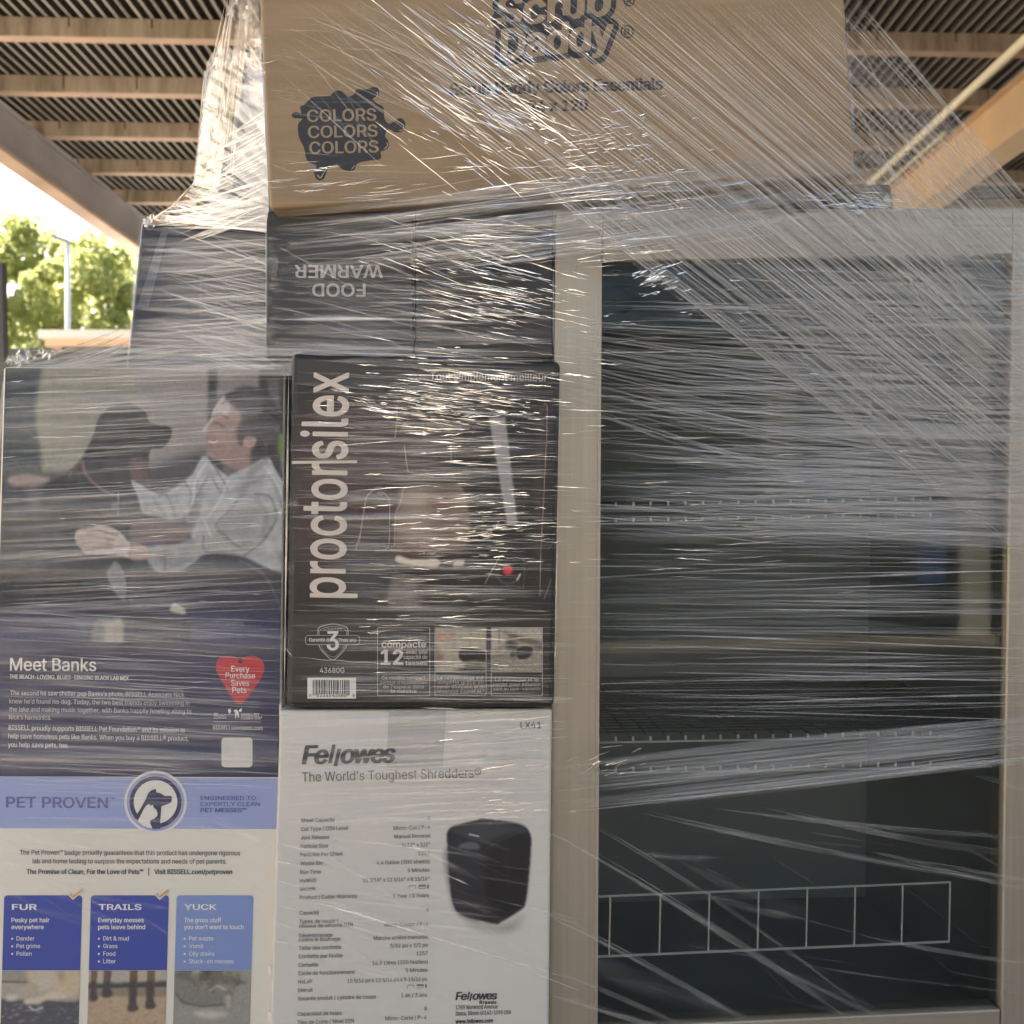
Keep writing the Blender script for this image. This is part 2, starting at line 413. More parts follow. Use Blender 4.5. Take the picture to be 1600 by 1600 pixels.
def trees():
    m = bpy.data.materials.new('sunlit_leaf'); m.use_nodes = True; nt = m.node_tree; N = nt.nodes; L = nt.links
    b = N['Principled BSDF']; b.inputs['Roughness'].default_value = 0.5
    tr = N.new('ShaderNodeBsdfTranslucent'); mx = N.new('ShaderNodeMixShader'); mx.inputs[0].default_value = 0.55
    g = N.new('ShaderNodeNewGeometry'); cr = N.new('ShaderNodeValToRGB'); e = cr.color_ramp.elements
    e[0].color = (0.18, 0.25, 0.09, 1); e[1].color = (0.36, 0.38, 0.14, 1)
    c2 = N.new('ShaderNodeValToRGB'); e2 = c2.color_ramp.elements; e2[0].color = (0.50, 0.60, 0.24, 1); e2[1].color = (0.74, 0.73, 0.34, 1)
    L.new(g.outputs['Random Per Island'], cr.inputs[0]); L.new(g.outputs['Random Per Island'], c2.inputs[0])
    L.new(cr.outputs[0], b.inputs['Base Color']); L.new(c2.outputs[0], tr.inputs['Color'])
    L.new(b.outputs[0], mx.inputs[1]); L.new(tr.outputs[0], mx.inputs[2]); L.new(mx.outputs[0], N['Material Output'].inputs[0])
    bark = plain('bark', (0.16, 0.12, 0.08), 0.9, var=0.3, scale=(6, 6, 1))
    for i, (x, y, h, r, lab) in enumerate((
        (-10.4, 21.5, 7.6, 1.7, 'sunlit leafy tree behind the lamp pole, its left half against the dark post'),
        (-8.3, 20.5, 6.9, 1.7, 'bushy sunlit tree right of the lamp pole, beside the wrapped stack'),
        (-12.1, 20.0, 7.5, 1.6, 'taller sunlit tree at the far left edge with sky around its top'),
        (-9.9, 24.5, 7.9, 1.9, 'yellow green tree farthest back, filling the gap between the others'))):
        t = empty('leafy_tree', (x, y, 0), lab, 'tree', 'trees beyond the yard')
        me = leaf_mesh('crown', 15000, r, r, h*0.42, m, 20+i); o = bpy.data.objects.new('crown', me); COL.objects.link(o); o.parent = t; o.location = (0, 0, h*0.60)
        mb = MB(); mb.tube((x, y, 0), (x+0.1, y, h*0.5), 0.16, 9, 0.09)
        for k in range(5):
            a = k*1.256+i; mb.tube((x+0.08, y, h*0.38+0.1*k), (x+r*0.6*math.cos(a), y+r*0.6*math.sin(a), h*0.62+0.12*k), 0.06, 6, 0.02)
        mb.build('trunk', bark, t)
trees()

def yard_things():
    mpole = plain('white_pole_paint', (0.82, 0.83, 0.80), 0.4); mlamp = plain('grey_lamp_casing', (0.30, 0.31, 0.32), 0.4)
    x = (106-800)*17/F; t = empty('lamp_pole', (x, 17, 0), 'slim white lamp pole with a small grey head, in front of the trees', 'lamp pole')
    mb = MB(); mb.tube((x, 17, 0), (x, 17, 5.6), 0.055, 12, 0.04); mb.build('pole', mpole, t, smooth=True)
    mb = MB(); mb.hexa([Vector((x-0.24, 16.93, 5.76)), Vector((x+0.03, 16.93, 5.66)), Vector((x+0.03, 16.93, 5.6)), Vector((x-0.24, 16.93, 5.70)),
                        Vector((x-0.24, 17.07, 5.76)), Vector((x+0.03, 17.07, 5.66)), Vector((x+0.03, 17.07, 5.6)), Vector((x-0.24, 17.07, 5.70))]); mb.build('lamp_head', mlamp, t)
    # small site office: white parapet, peach fascia, dark wall
    t = empty('site_office', (-4.4, 12.6, 0), 'low site office with a white roof edge and peach fascia behind the stack', 'building')
    zt = CAMZ+283*12/F; z1 = CAMZ+270*12/F; z2 = CAMZ+259*12/F
    mb = MB(); mb.box((-5.30, 12.05, 0), (-3.5, 14.0, z2-0.001)); mb.build('wall', plain('slate_cladding', (0.07, 0.085, 0.09), 0.6), t)
    mb = MB(); mb.box((-5.46, 11.97, z2), (-3.4, 14.1, z1)); mb.build('fascia', plain('peach_fascia', (0.75, 0.55, 0.40), 0.6), t)
    mb = MB(); mb.box((-5.52, 11.92, z1+0.001), (-3.35, 14.2, zt)); mb.build('roof', plain('white_roof_edge', (0.85, 0.85, 0.82), 0.5), t)
    t = empty('mesh_fence', (-8, 14.5, 0), 'dark screened yard fence below the trees', 'fence')
    mb = MB(); zf = CAMZ+256*14.5/F; mb.box((-14, 14.5, 0), (-4.2, 14.53, zf)); mb.build('screen', plain('dark_screen', (0.10, 0.115, 0.12), 0.8, var=0.25, scale=(9, 9, 9)), t)
    for i in range(6): mb = MB(); mb.tube((-13.5+1.8*i, 14.45, 0), (-13.5+1.8*i, 14.45, zf+0.08), 0.035, 8); mb.build('post', mlamp, t)
    x = (2-800)*5.2/F; mb = MB(); mb.hexa([Vector(q) for q in ((x-0.05, 5.2, 2.42), (x+0.004, 5.2, 2.42), (x+0.045, 5.2, 0), (x-0.03, 5.2, 0), (x-0.05, 5.25, 2.42), (x+0.004, 5.25, 2.42), (x+0.045, 5.25, 0), (x-0.03, 5.25, 0))])
    tag(mb.build('steel_post', plain('dark_post', (0.07, 0.075, 0.08), 0.5)), 'dark leaning steel post at the left edge of the view, before the trees', 'post')
    # white lorry added behind the camera, unseen, to give the film bright glints
    t = empty('reflector_lorry', (-0.4, -13, 0), 'white box lorry added unseen behind the camera as a sunlit reflector for the film', 'lorry')
    wh = plain('lorry_white', (0.86, 0.83, 0.74), 0.5); dk = plain('lorry_dark', (0.03, 0.03, 0.03), 0.6)
    mb = MB(); mb.box((-1.75, -17, 1.0), (0.8, -12.2, 4.3)); mb.build('cargo_box', wh, t, 0.03)
    mb = MB(); mb.box((-1.65, -19.2, 0.8), (0.7, -17.1, 2.9)); mb.build('cab', wh, t, 0.08)
    mb = MB(); mb.box((-1.5, -19, 0.6), (0.55, -12.3, 0.79)); mb.build('chassis', dk, t)
    for wx in (-1.5, 0.3):
        for wy in (-18.2, -14.0): mb = MB(); mb.tube((wx, wy, 0.48), (wx+0.28, wy, 0.48), 0.48, 24); mb.build('wheel', dk, t)
    t = empty('reflection_container', (5, -6.2, 0), 'dark container with pale posts, added unseen behind the camera to shape the reflections in the cabinet glass', 'container')  # added, unseen: hides the bright yard from the glass, gives it pale strips
    dk2 = plain('container_paint', (0.035, 0.042, 0.042), 0.55, var=0.3, scale=(1, 1, 3)); pale = plain('pale_post_paint', (0.62, 0.64, 0.58), 0.5); blue = plain('blue_panel_paint', (0.10, 0.18, 0.42), 0.5, var=0.3)
    v = []; f = []; x = 1.5
    while x < 9.0:
        for u, h in ((0, 0), (0.10, 0), (0.14, -0.035), (0.24, -0.035)): v += [(x+u, -6.0+h, 0.12), (x+u, -6.0+h, 2.75)]
        x += 0.28
    for i in range(len(v)//2-1): f.append((2*i, 2*i+2, 2*i+3, 2*i+1))
    me = bpy.data.meshes.new('side_wall'); me.from_pydata(v, [], f); link('side_wall', me, dk2, t)
    mb = MB(); mb.box((1.5, -8.4, 0.12), (9.0, -6.05, 2.75)); mb.build('carcase', dk2, t)
    for x0, x1, z1 in ((1.36, 1.5, 2.85), (5.22, 5.46, 2.9), (9.05, 9.25, 2.85)): mb = MB(); mb.box((x0, -6.03, 0), (x1, -5.9, z1)); mb.build('reflection_post', pale, t)
    mb = MB(); mb.box((4.78, -5.97, 0.5), (5.02, -5.9, 1.15)); mb.build('reflection_panel', blue, t); mb = MB(); mb.box((3.3, -5.97, 1.3), (3.6, -5.9, 2.3)); mb.build('reflection_strip', pale, t)  # blue and pale panels added only as marks in the glass reflection
yard_things()

# ------------------------------------------------------------------ the cartons and the steel display cabinet
INK_K = (0.022, 0.022, 0.024); WHITE = (0.74, 0.72, 0.66); NAVY = (0.030, 0.034, 0.085)
BOT = 2140

def kraft_carton():
    pl = Plane(860, 1.36, 0.0); t = empty('shipping_carton', (0.04, 1.36, 1.55), 'large kraft shipping carton with a black ink splat, topmost of the stack', 'carton')
    carton_body(pl, [(396,-200), (1304,-250), (1338,272), (420,325)], 0.5, M_KRAFT, t, 0.006)
    KR = (0.305, 0.224, 0.141)
    p = Printing(pl)
    z = [(240,525),(280,487),(332,482),(372,478),(392,456),(430,455),(462,482),(492,470),(502,448),(556,446),(582,436),(612,442),(612,478),(584,492),(602,514),(640,540),(641,588),(664,618),(700,600),(722,590),(746,612),(738,652),(700,662),(664,648),(645,678),(662,706),(660,738),(640,752),(624,760),(622,794),(566,803),(518,812),(500,826),(490,850),(458,856),(424,842),(404,822),(364,838),(350,868),(334,900),(304,896),(290,862),(302,830),(266,812),(250,790),(240,740),(214,684),(210,622),(230,594),(190,590),(178,572),(198,560),(226,566),(221,532)]
    p.poly(crom([(400+a/3.2, b/3.2) for a, b in z], 5), INK_K, 0)
    for (x, y, wd) in ((480.6, 190.3, 107), (482, 215.5, 107.5), (484, 240.3, 107)): p.text('COLORS', x, y, 18.5, KR, width=wd, rot=1.3, bold=0.02, layer=2, res=6)
    for pts in (((590,495),(606,480),(606,458)), ((636,545),(690,595),(735,625),(736,648),(715,652)), ((640,745),(656,730),(655,712)), ((478,846),(492,828)), ((306,875),(322,888),(336,868),(352,842))):
        p.line(crom([(400+a/3.2, b/3.2) for a, b in pts], 6, False), 1.0, (0.5, 0.42, 0.3), 2)
    p.build('splat_print', t)
    q = Printing(pl)
    for s, x, y, cap, wd in (('Scrub', 778, 42, 46, 174), ('Daddy', 784, 93, 46, 172)):
        li = 0 if s == 'Scrub' else 2
        q.text(s, x, y, cap, INK_K, width=wd, rot=6.5, bold=0.125, shear=0.16, layer=li, res=6)
    for s, x, y, cap, wd in (('Scrub', 778, 42, 46, 174), ('Daddy', 784, 93, 46, 172)):
        li = 1 if s == 'Scrub' else 3
        q.text(s, x, y, cap, KR, width=wd, rot=6.5, bold=0.035, shear=0.16, layer=li, res=8)
    for cx, cy, r in ((980, 49.5, 10.5), (983, 1, 9)):
        q.ring(cx, cy, r-2.2, r, INK_K, 1); q.text('R', cx, cy+5, 10, INK_K, align='C', bold=0.03, rot=3)
    q.build('logo_print', t)
    s = Printing(pl)
    s.text('Scrub Daddy Colors Essentials', 704, 149, 18.5, INK_K, width=331, rot=1.6, bold=0.038, res=4)
    s.text('24 x 120', 827, 174.5, 17, INK_K, width=91, rot=1.6, bold=0.038, res=4)
    s.build('lettering', t)
    m = plain('brown_packing_tape', (0.40, 0.26, 0.14), 0.25, spec=0.6)
    mb = MB(); q = [pl.at(396.2, -40, 0.0008), pl.at(420, -41, 0.0008), pl.at(420.0, -70, 0.0008), pl.at(396.2, -69, 0.0008)]; mb.quad(*q); mb.build('packing_tape', m, t)
kraft_carton()

def upper_cartons():
    pl = Plane(300, 1.62, 0.0); t = empty('dark_carton', (-0.48, 1.62, 1.35), 'blue black carton set back at the upper left, standing on the pet cleaner carton', 'carton')
    carton_body(pl, [(219,346), (440,362), (440,607), (193,607)], 0.42, M_BLUEBLACK, t, 0.008)
    p = Printing(pl); p.poly([(252,362),(262,364),(232,480),(214,480)], (0.10, 0.115, 0.15), 0); p.poly([(312,430),(315,430),(315,560),(312,560)], (0.06, 0.06, 0.08), 0); p.build('printed_stripe', t)
    pl = Plane(530, 1.40, 0.0); t = empty('warmer_carton', (-0.24, 1.40, 1.36), 'charcoal carton standing upside down with grey capitals, under the kraft carton', 'carton')
    carton_body(pl, [(415,329), (646.5,329), (646.5,561), (415,561)], 0.34, M_GREYBLACK, t, 0.004)
    p = Printing(pl); g = (0.42, 0.41, 0.38)
    p.text('WARMER', 597.5, 414.5, 19.5, g, width=136, rot=180, bold=0.022, res=4); p.text('FOOD', 570.5, 443.5, 19.5, g, width=82, rot=180, bold=0.022, res=4)
    p.build('lettering', t)
    pl = Plane(760, 1.402, 0.0); t = empty('black_carton', (-0.03, 1.402, 1.36), 'plain black carton between the upside-down carton and the steel cabinet', 'carton')
    carton_body(pl, [(647.5,330), (865,330), (865,562), (647.5,562)], 0.34, M_BLACKBOARD, t, 0.004)
    p = Printing(pl); p.rect(672, 346, 800, 351, (0.05, 0.042, 0.04), 0); p.rect(700, 372, 780, 376, (0.045, 0.04, 0.038), 0); p.build('printed_stripe', t)
    pl = Plane(420, 1.86, 0.0); t = empty('pale_carton', (-0.42, 1.86, 1.63), 'pale blue carton behind the kraft carton, showing through the drape of film', 'carton')
    carton_body(pl, [(320,108), (700,96), (700,392), (302,392)], 0.3, plain('pale_blue_board', (0.15, 0.20, 0.26), 0.5, var=0.1), t, 0.006)
    p = Printing(pl); p.poly(crom([(330,112),(372,112),(362,200),(332,290),(308,330),(312,230)], 5), (0.17, 0.20, 0.06), 0); p.poly(crom([(352,110),(366,110),(340,250),(326,280),(338,200)], 5), (0.34, 0.32, 0.17), 1); p.build('printed_leaf', t)
    pl = Plane(1100, 1.47, 0.0); t = empty('gap_filler', (0.28, 1.47, 1.58), 'dark brown filler block standing in for the shaded gap between the steel cabinet and the kraft carton', 'carton')  # dark block added for the shaded gap above the cabinet
    carton_body(pl, [(868,304), (1392,287), (1398,331), (868,331)], 0.4, plain('gap_shade_brown', (0.075, 0.055, 0.042), 0.6, var=0.2), t, 0.004)
upper_cartons()

def pet_carton():
    pl = Plane(220, 1.37, 1.5); t = empty('pet_cleaner_carton', (-0.5, 1.37, 0), 'tall carpet cleaner carton with a photo of a man and a black dog', 'carton')
    carton_body(pl, [(5,573), (446,577), (430,BOT), (-42,BOT)], 0.45, M_CREAMBOARD, t, 0.004)
    def edgeL(y): return 5.8-0.0300*(y-573)
    def edgeR(y): return 444.5-0.0105*(y-577)
    # ---- photograph of the man and the dog
    c = Canvas(0, 575, 442, 1004, 1.25, (118, 112, 102)); Z = lambda pts: [(a/3.478, 560+b/3.478) for a, b in pts]
    c.fill([(0,570),(62,570),(50,640),(58,690),(66,760),(0,770)], (62,72,74), 3, smooth=False)
    c.fill([(58,570),(215,570),(205,735),(66,737),(50,650)], (152,148,130), 4, smooth=False)
    for i in range(9): c.stroke([(52+i*1.2, 592+i*16), (90, 588+i*16), (190, 592+i*16)], 4, (128,128,100), 3, 0.5)
    for i in range(10): c.stroke([(66+i*9, 700), (67+i*9, 738)], 2, (168,166,140), 2, 0.5)
    c.fill([(205,570),(325,570),(325,760),(205,760)], (150,142,132), 3, smooth=False)
    for x in (232, 262, 290): c.stroke([(x,572),(x-2,670)], 3, (146,140,130), 2, 0.6)
    c.fill([(322,570),(338,570),(336,640),(324,690)], (52,50,52), 2, smooth=False); c.fill([(338,570),(405,570),(405,620),(338,620)], (140,134,126), 3, smooth=False)
    c.fill([(404,570),(446,570),(446,800),(400,760)], (58,54,54), 3, smooth=False); c.fill([(418,590),(436,590),(436,640),(418,640)], (96,92,92), 3, smooth=False)
    c.fill([(0,760),(70,740),(200,738),(330,700),(446,760),(446,1004),(0,1004)], (58,58,66), 8, smooth=False)
    # dog
    DOG = (30, 36, 44)
    c.fill(Z([(500,400),(522,325),(575,268),(640,250),(705,245),(780,292),(800,342),(860,360),(918,378),(916,430),(880,478),(812,492),(800,560),(812,640),(770,720),(740,900),(735,1050),(700,1200),(690,1400),(300,1420),(0,1400),(0,860),(90,760),(230,690),(330,640),(420,560),(445,520),(470,470)]), DOG, 1.6, tex=0.12)
    c.fill(Z([(540,420),(600,300),(680,290),(700,420),(640,560),(560,560)]), (42,46,54), 7, 0.7)
    c.fill(Z([(690,300),(760,320),(770,400),(730,520),(690,480)]), (18,20,24), 4, 0.8)
    c.fill(Z([(730,320),(770,310),(790,330),(740,345)]), (60,62,66), 2, 0.7); c.ell(*Z([(772,322)])[0], 2.4, 1.8, (8,8,10), 0.6); c.fill(Z([(880,372),(920,378),(918,420),(895,410)]), (10,10,13), 1.5)
    c.stroke(Z([(800,455),(850,400),(905,390)]), 1.5, (60,62,66), 0.8, 0.5)
    c.stroke(Z([(440,560),(455,620),(510,680),(580,725),(640,745)]), 4.2, (128,92,74), 0.8); c.stroke(Z([(440,555),(390,600),(370,640)]), 3, (120,96,84), 1, 0.8)
    c.stroke(Z([(640,720),(640,845)]), 1.4, (175,175,175), 0.6, 0.8); c.ell(*Z([(622,800)])[0], 6, 7, (120,120,124), 1.2, 0.8)
    c.fill(Z([(700,545),(790,540),(812,640),(820,700),(720,680)]), (100,76,70), 4, 0.8)
    # far hand and dangling toy at the left
    c.fill(Z([(30,650),(120,625),(240,640),(265,660),(200,690),(60,690)]), (165,145,132), 2.5); c.fill(Z([(130,690),(215,700),(205,810),(165,820),(140,760)]), (120,112,108), 4, 0.7)
    # man
    SK = (160,132,118); SH = (180,178,172)
    c.fill(Z([(740,880),(1010,890),(1000,985),(730,995)]), (112,92,88), 3)
    c.fill(Z([(1200,540),(1240,590),(1340,600),(1370,520),(1330,470)]), (150,122,108), 2)
    c.fill(Z([(1215,200),(1160,270),(1146,322),(1120,355),(1098,388),(1104,404),(1132,414),(1124,432),(1133,448),(1122,470),(1128,490),(1112,512),(1150,535),(1220,552),(1290,556),(1345,520),(1352,420),(1310,280)]), SK, 1.0, tex=0.03)
    c.fill(Z([(1146,322),(1200,320),(1240,345),(1220,380),(1180,392),(1165,360)]), (168,138,124), 2.5, 0.6); c.stroke(Z([(1215,205),(1162,270),(1148,322),(1122,355),(1102,388)]), 3, (238,224,212), 1.0, 0.95); c.fill(Z([(1212,210),(1250,235),(1240,290),(1180,315),(1150,318),(1165,268)]), (214,196,182), 2.5, 0.9); c.stroke(Z([(1160,345),(1190,350),(1215,372)]), 2.2, (70,56,54), 0.8, 0.9); c.stroke(Z([(1150,312),(1190,300),(1235,318)]), 3, (92,76,70), 1, 0.8)
    c.fill(Z([(1128,412),(1160,420),(1175,450),(1160,490),(1128,486)]), (150,112,104), 2, 0.7); c.stroke(Z([(1132,446),(1160,452),(1180,440)]), 2.6, (225,215,205), 0.6, 0.9); c.stroke(Z([(1176,420),(1190,450),(1182,490)]), 1.4, (130,100,92), 0.8, 0.8)
    c.fill(Z([(1112,510),(1140,470),(1200,500),(1300,470),(1345,500),(1300,556),(1200,550)]), (150,124,112), 4, 0.6)
    c.fill(Z([(1212,205),(1270,165),(1350,148),(1450,180),(1510,270),(1515,400),(1480,500),(1430,560),(1370,565),(1368,490),(1392,450),(1385,420),(1340,420),(1310,470),(1290,440),(1285,380),(1310,330),(1290,270),(1250,240)]), (50,46,50), 2.6, tex=0.16)
    c.fill(Z([(1250,215),(1350,175),(1440,220),(1400,260),(1310,260)]), (92,86,88), 6, 0.6)
    c.fill(Z([(1318,440),(1345,424),(1385,425),(1388,452),(1358,480),(1330,470)]), (176,142,126), 1.2); c.stroke(Z([(1340,440),(1370,440),(1360,465)]), 1.4, (120,92,84), 0.7, 0.8)
    c.fill(Z([(1105,525),(1050,610),(985,665),(930,700),(870,735),(790,700),(708,660),(750,760),(775,835),(870,860),(955,872),(1035,830),(1075,720),(1130,640)]), SH, 1.2, tex=0.05)
    c.fill(Z([(1110,525),(1160,575),(1230,620),(1330,590),(1450,530),(1500,600),(1560,700),(1582,800),(1582,1170),(1450,1130),(1290,1065),(1120,1060),(1040,960),(1010,800),(1040,680),(1060,600)]), SH, 1.2, tex=0.05)
    c.fill(Z([(1210,580),(1260,590),(1240,640),(1225,620)]), (110,92,84), 1.5, 0.9)
    c.fill(Z([(1050,780),(1090,800),(1060,900),(1035,960),(1010,900)]), (84,82,86), 3, 0.8); c.fill(Z([(1350,610),(1440,560),(1370,660),(1330,760),(1290,740)]), (120,118,114), 4, 0.6)
    c.fill(Z([(1385,730),(1470,745),(1512,830),(1490,920),(1420,1000),(1330,1070),(1220,1065),(1110,1045),(1115,980),(1170,930),(1230,840),(1290,770)]), (166,164,156), 1.5, tex=0.04)
    c.fill(Z([(1230,850),(1330,800),(1400,850),(1380,960),(1250,960),(1180,890)]), (134,132,130), 6, 0.6)
    c.fill(Z([(1110,960),(1140,1030),(1060,1110),(980,1150),(870,1160),(815,1110),(800,1050),(850,1015),(960,1005)]), (158,156,150), 1.5, tex=0.06)
    for pts in ([(1290,770),(1230,840),(1180,890),(1190,930),(1320,1030)], [(1385,730),(1470,745),(1510,840)], [(1130,640),(1075,730),(1040,850)], [(1150,560),(1200,640),(1235,700),(1200,720),(1150,640)], [(1110,960),(1115,1040),(1200,1062)], [(1330,1070),(1440,980),(1510,860)], [(1000,660),(1040,740),(1020,800)], [(900,730),(930,790),(960,870)], [(900,1040),(900,1150)], [(870,740),(960,690),(1040,620)]):
        c.stroke(Z(pts), 2.0, (84,83,84), 0.8, 0.9)
    for pts in ([(1180,900),(1260,1000),(1340,1030)], [(1400,760),(1450,840),(1440,930)], [(1060,640),(1090,760),(1060,860)], [(1480,640),(1540,780),(1570,960)], [(830,760),(900,850)], [(1240,720),(1330,690),(1420,640)], [(860,1060),(950,1120),(1060,1080)]):
        c.stroke(Z(pts), 5, (112,110,108), 2.6, 0.6)
    for pts in ([(1200,240),(1290,185),(1400,170)], [(1320,300),(1420,290),(1490,330)], [(1400,400),(1450,470),(1440,540)], [(1330,230),(1430,230),(1500,300)]): c.stroke(Z(pts), 3, (84,78,80), 1.6, 0.7)
    for pts in ([(1120,560),(1060,660),(1050,780)], [(1240,660),(1200,760),(1130,860)], [(1440,580),(1520,700),(1570,900)], [(1110,870),(1150,960)], [(930,720),(985,690)]): c.stroke(Z(pts), 3, (226,224,216), 1.2, 0.85)
    for i in range(7): c.stroke(Z([(760+i*32,700+i*6),(800+i*34,850)]), 1, (130,128,122), 0.6, 0.4); c.stroke(Z([(820+i*26,1020),(830+i*25,1150)]), 1, (118,116,112), 0.6, 0.4)
    c.fill(Z([(700,995),(800,1022),(815,1085),(700,1085)]), (176,150,132), 1.5)
    c.fill(Z([(405,955),(430,925),(500,915),(560,905),(640,930),(695,985),(720,1010),(700,1070),(590,1066),(470,1062),(440,1030),(415,1000)]), (206,186,166), 1.2, tex=0.03)
    for pts in ([(430,960),(520,950),(600,975)], [(430,990),(520,985),(600,1000)], [(450,1030),(540,1020),(620,1030)], [(520,912),(570,940),(640,960)]): c.stroke(Z(pts), 1.8, (150,126,112), 0.8, 0.8)
    for pts in ([(470,945),(540,935),(640,955)], [(420,975),(520,968),(620,985)], [(425,1010),(520,1000),(610,1010)], [(460,1045),(540,1030),(610,1030)]): c.stroke(Z(pts), 2.4, (112,88,78), 0.7, 0.9)
    for pts in ([(520,918),(570,925),(630,945)], [(430,950),(500,944),(560,950)], [(425,988),(500,984),(570,990)]): c.stroke(Z(pts), 3.0, (226,208,190), 0.9, 0.9)
    c.ell(*Z([(695,1058)])[0], 5.5, 6, (190,188,180), 0.8); c.stroke(Z([(720,990),(705,1085)]), 2.2, (96,84,76), 0.8)
    # trousers, bowl and papers
    c.fill(Z([(830,1170),(1000,1150),(1130,1060),(1300,1070),(1440,1130),(1582,1210),(1582,1560),(1050,1560),(760,1400),(740,1250)]), (52,54,62), 3)
    c.stroke(Z([(1310,1090),(1440,1170),(1510,1290),(1560,1420)]), 2.2, (120,120,124), 1.2, 0.8)
    c.fill(Z([(640,1100),(690,1190),(690,1310),(640,1280),(585,1180),(600,1130)]), (132,134,134), 1.5, 0.9)
    m = np.clip((c.Y-905)/85, 0, 1)**1.3*(0.92); c.mix(m, (58,62,98))
    c.fill(Z([(490,1470),(520,1400),(600,1385),(940,1400),(1035,1440),(1050,1500),(1030,1580),(960,1625),(600,1625),(510,1560)]), (36,36,44), 2); c.fill(Z([(540,1430),(600,1415),(680,1420),(680,1600),(600,1610),(530,1540)]), (176,168,142), 3)
    c.fill(Z([(520,1440),(580,1430),(560,1590),(510,1540)]), (110,110,112), 4); c.fill(Z([(935,1350),(960,1325),(1010,1355),(1015,1385),(940,1372)]), (196,186,158), 1.2)
    c.stroke(Z([(980,1390),(985,1560)]), 2, (84,84,92), 1, 0.7); c.fill(Z([(1518,410),(1560,430),(1562,540),(1520,530)]), (110,142,62), 2.5); c.fill(Z([(1530,540),(1572,545),(1572,690),(1545,660)]), (172,172,168), 2)
    c.grain(3.0, 1); c.im = c.im*np.array([0.97, 1.0, 1.06])
    def warp(xy):
        x, y = xy[:,0], xy[:,1]; u = (x-c.x0)/(c.x1-c.x0); a = 8.5-0.030*(y-573); b = 443-0.0105*(y-577); return np.stack([a+(b-a)*u, y+u*2.0], 1)
    c.build('photo_print', pl, t, 0, warp, 0.95, 'printed photo of a man in a pale shirt facing a black dog')
    p = Printing(pl)
    for (y0, y1, col) in ((1002, 1213, NAVY), (1213.4, 1294, (0.30, 0.36, 0.60))):
        p.poly([(edgeL(y0)+3, y0), (edgeR(y0)-2, y0+3), (edgeR(y1)-2-(0 if y1 < 1250 else 1), y1+1.5), (edgeL(y1)+3, y1)], col, 0)
    p.rect(436.2, 1100, 439.4, 1213, WHITE, 1)
    p.build('colour_band', t)
    # ---- lettering
    s = Printing(pl)
    def tx(t_, x, y, wd, cap, y2=None, col=WHITE, bold=0.0, **k): s.text(t_, x, y, cap, col, width=wd, bold=bold, y2=y2, **k)
    tx('Meet Banks', 16, 1047.5, 134, 19.5, 1048.5, bold=0.012, res=5)
    tx('THE BEACH-LOVING, BLUES-SINGING BLACK LAB MIX', 15, 1060, 186, 6.2, 1063, bold=0.02)
    LG = (0.55, 0.55, 0.56)
    for a, x, y, x2, y2 in (('The second he saw shelter pup Banks’s photo, BISSELL Associate Nick', 16, 1086, 288, 1089), ('knew he’d found his dog. Today, the two best friends enjoy swimming in', 14.5, 1099, 296, 1102),
        ('the lake and making music together, with Banks happily howling along to', 14.5, 1111.5, 299, 1115), ('Nick’s harmonica.', 14, 1124, 80, 1125)): tx(a, x, y, x2-x, 7.2, y2, LG)
    for a, x, y, x2, y2 in (('BISSELL proudly supports BISSELL Pet Foundation* and its mission to', 13.5, 1140.5, 289, 1144.5), ('help save homeless pets like Banks. When you buy a BISSELL® product,', 13, 1153.5, 294, 1157.5), ('you help save pets, too.', 12.5, 1167, 107, 1168)):
        tx(a, x, y, x2-x, 7.4, y2, (0.66, 0.65, 0.62), 0.012)
    tx('BISSELLsavespets.com', 333, 1139.5, 77, 6, 1140.5, bold=0.01); s.line([(333.5,1127.2),(407,1128)], 0.6, WHITE, 2)
    for i, a in enumerate(('WE', 'PROUDLY', 'SUPPORT')): tx(a, 334, 1116+i*3.6, (7,19,20)[i], 2.3, bold=0.02)
    tx('BISSELL PET', 377, 1119, 28, 4.4, bold=0.01); tx('FOUNDATION*', 376.5, 1124, 33, 4.4, bold=0.01)
    for pts in ([(356,1109),(360,1107),(361,1112),(358.5,1116),(357,1113)], [(365,1110),(369,1108.5),(372,1110.5),(373,1114),(373.4,1121.5),(372,1122),(371,1117),(369.4,1117),(369,1122.6),(367.6,1122.4),(367.4,1114)], [(373,1110),(375,1108),(377.5,1106),(378,1110),(376,1113),(374,1112)]): s.poly(pts, WHITE, 2)
    s.text('PET PROVEN', 10, 1261.5, 16.2, (0.11, 0.14, 0.31), width=158, bold=0.022, y2=1262.5, res=5); s.text('TM', 171, 1249, 3.4, (0.11, 0.14, 0.31), width=8)
    for a, y, wd in (('ENGINEERED TO', 1250, 86), ('EXPERTLY CLEAN', 1259.6, 92), ('PET MESSES™', 1269, 71)): s.text(a, 313.5, y, 6.2, (0.10, 0.13, 0.27), width=wd, bold=0.012 if y < 1265 else 0.035)
    DK = (0.10, 0.095, 0.11)
    s.text('The Pet Proven™ badge proudly guarantees that this product has undergone rigorous', 31, 1335.5, 7.4, DK, width=344, y2=1336.5)
    s.text('lab and home testing to surpass the expectations and needs of pet parents.', 51, 1349, 7.4, DK, width=303, y2=1349.6)
    s.text('The Promise of Clean, For the Love of Pets™   |   Visit BISSELL.com/petproven', 41.5, 1365.6, 7.4, (0.05,0.05,0.07), width=321, bold=0.022, y2=1366)
    s.build('lettering', t)
    # ---- red heart badge
    h = Printing(pl); RED = (0.52, 0.035, 0.05)
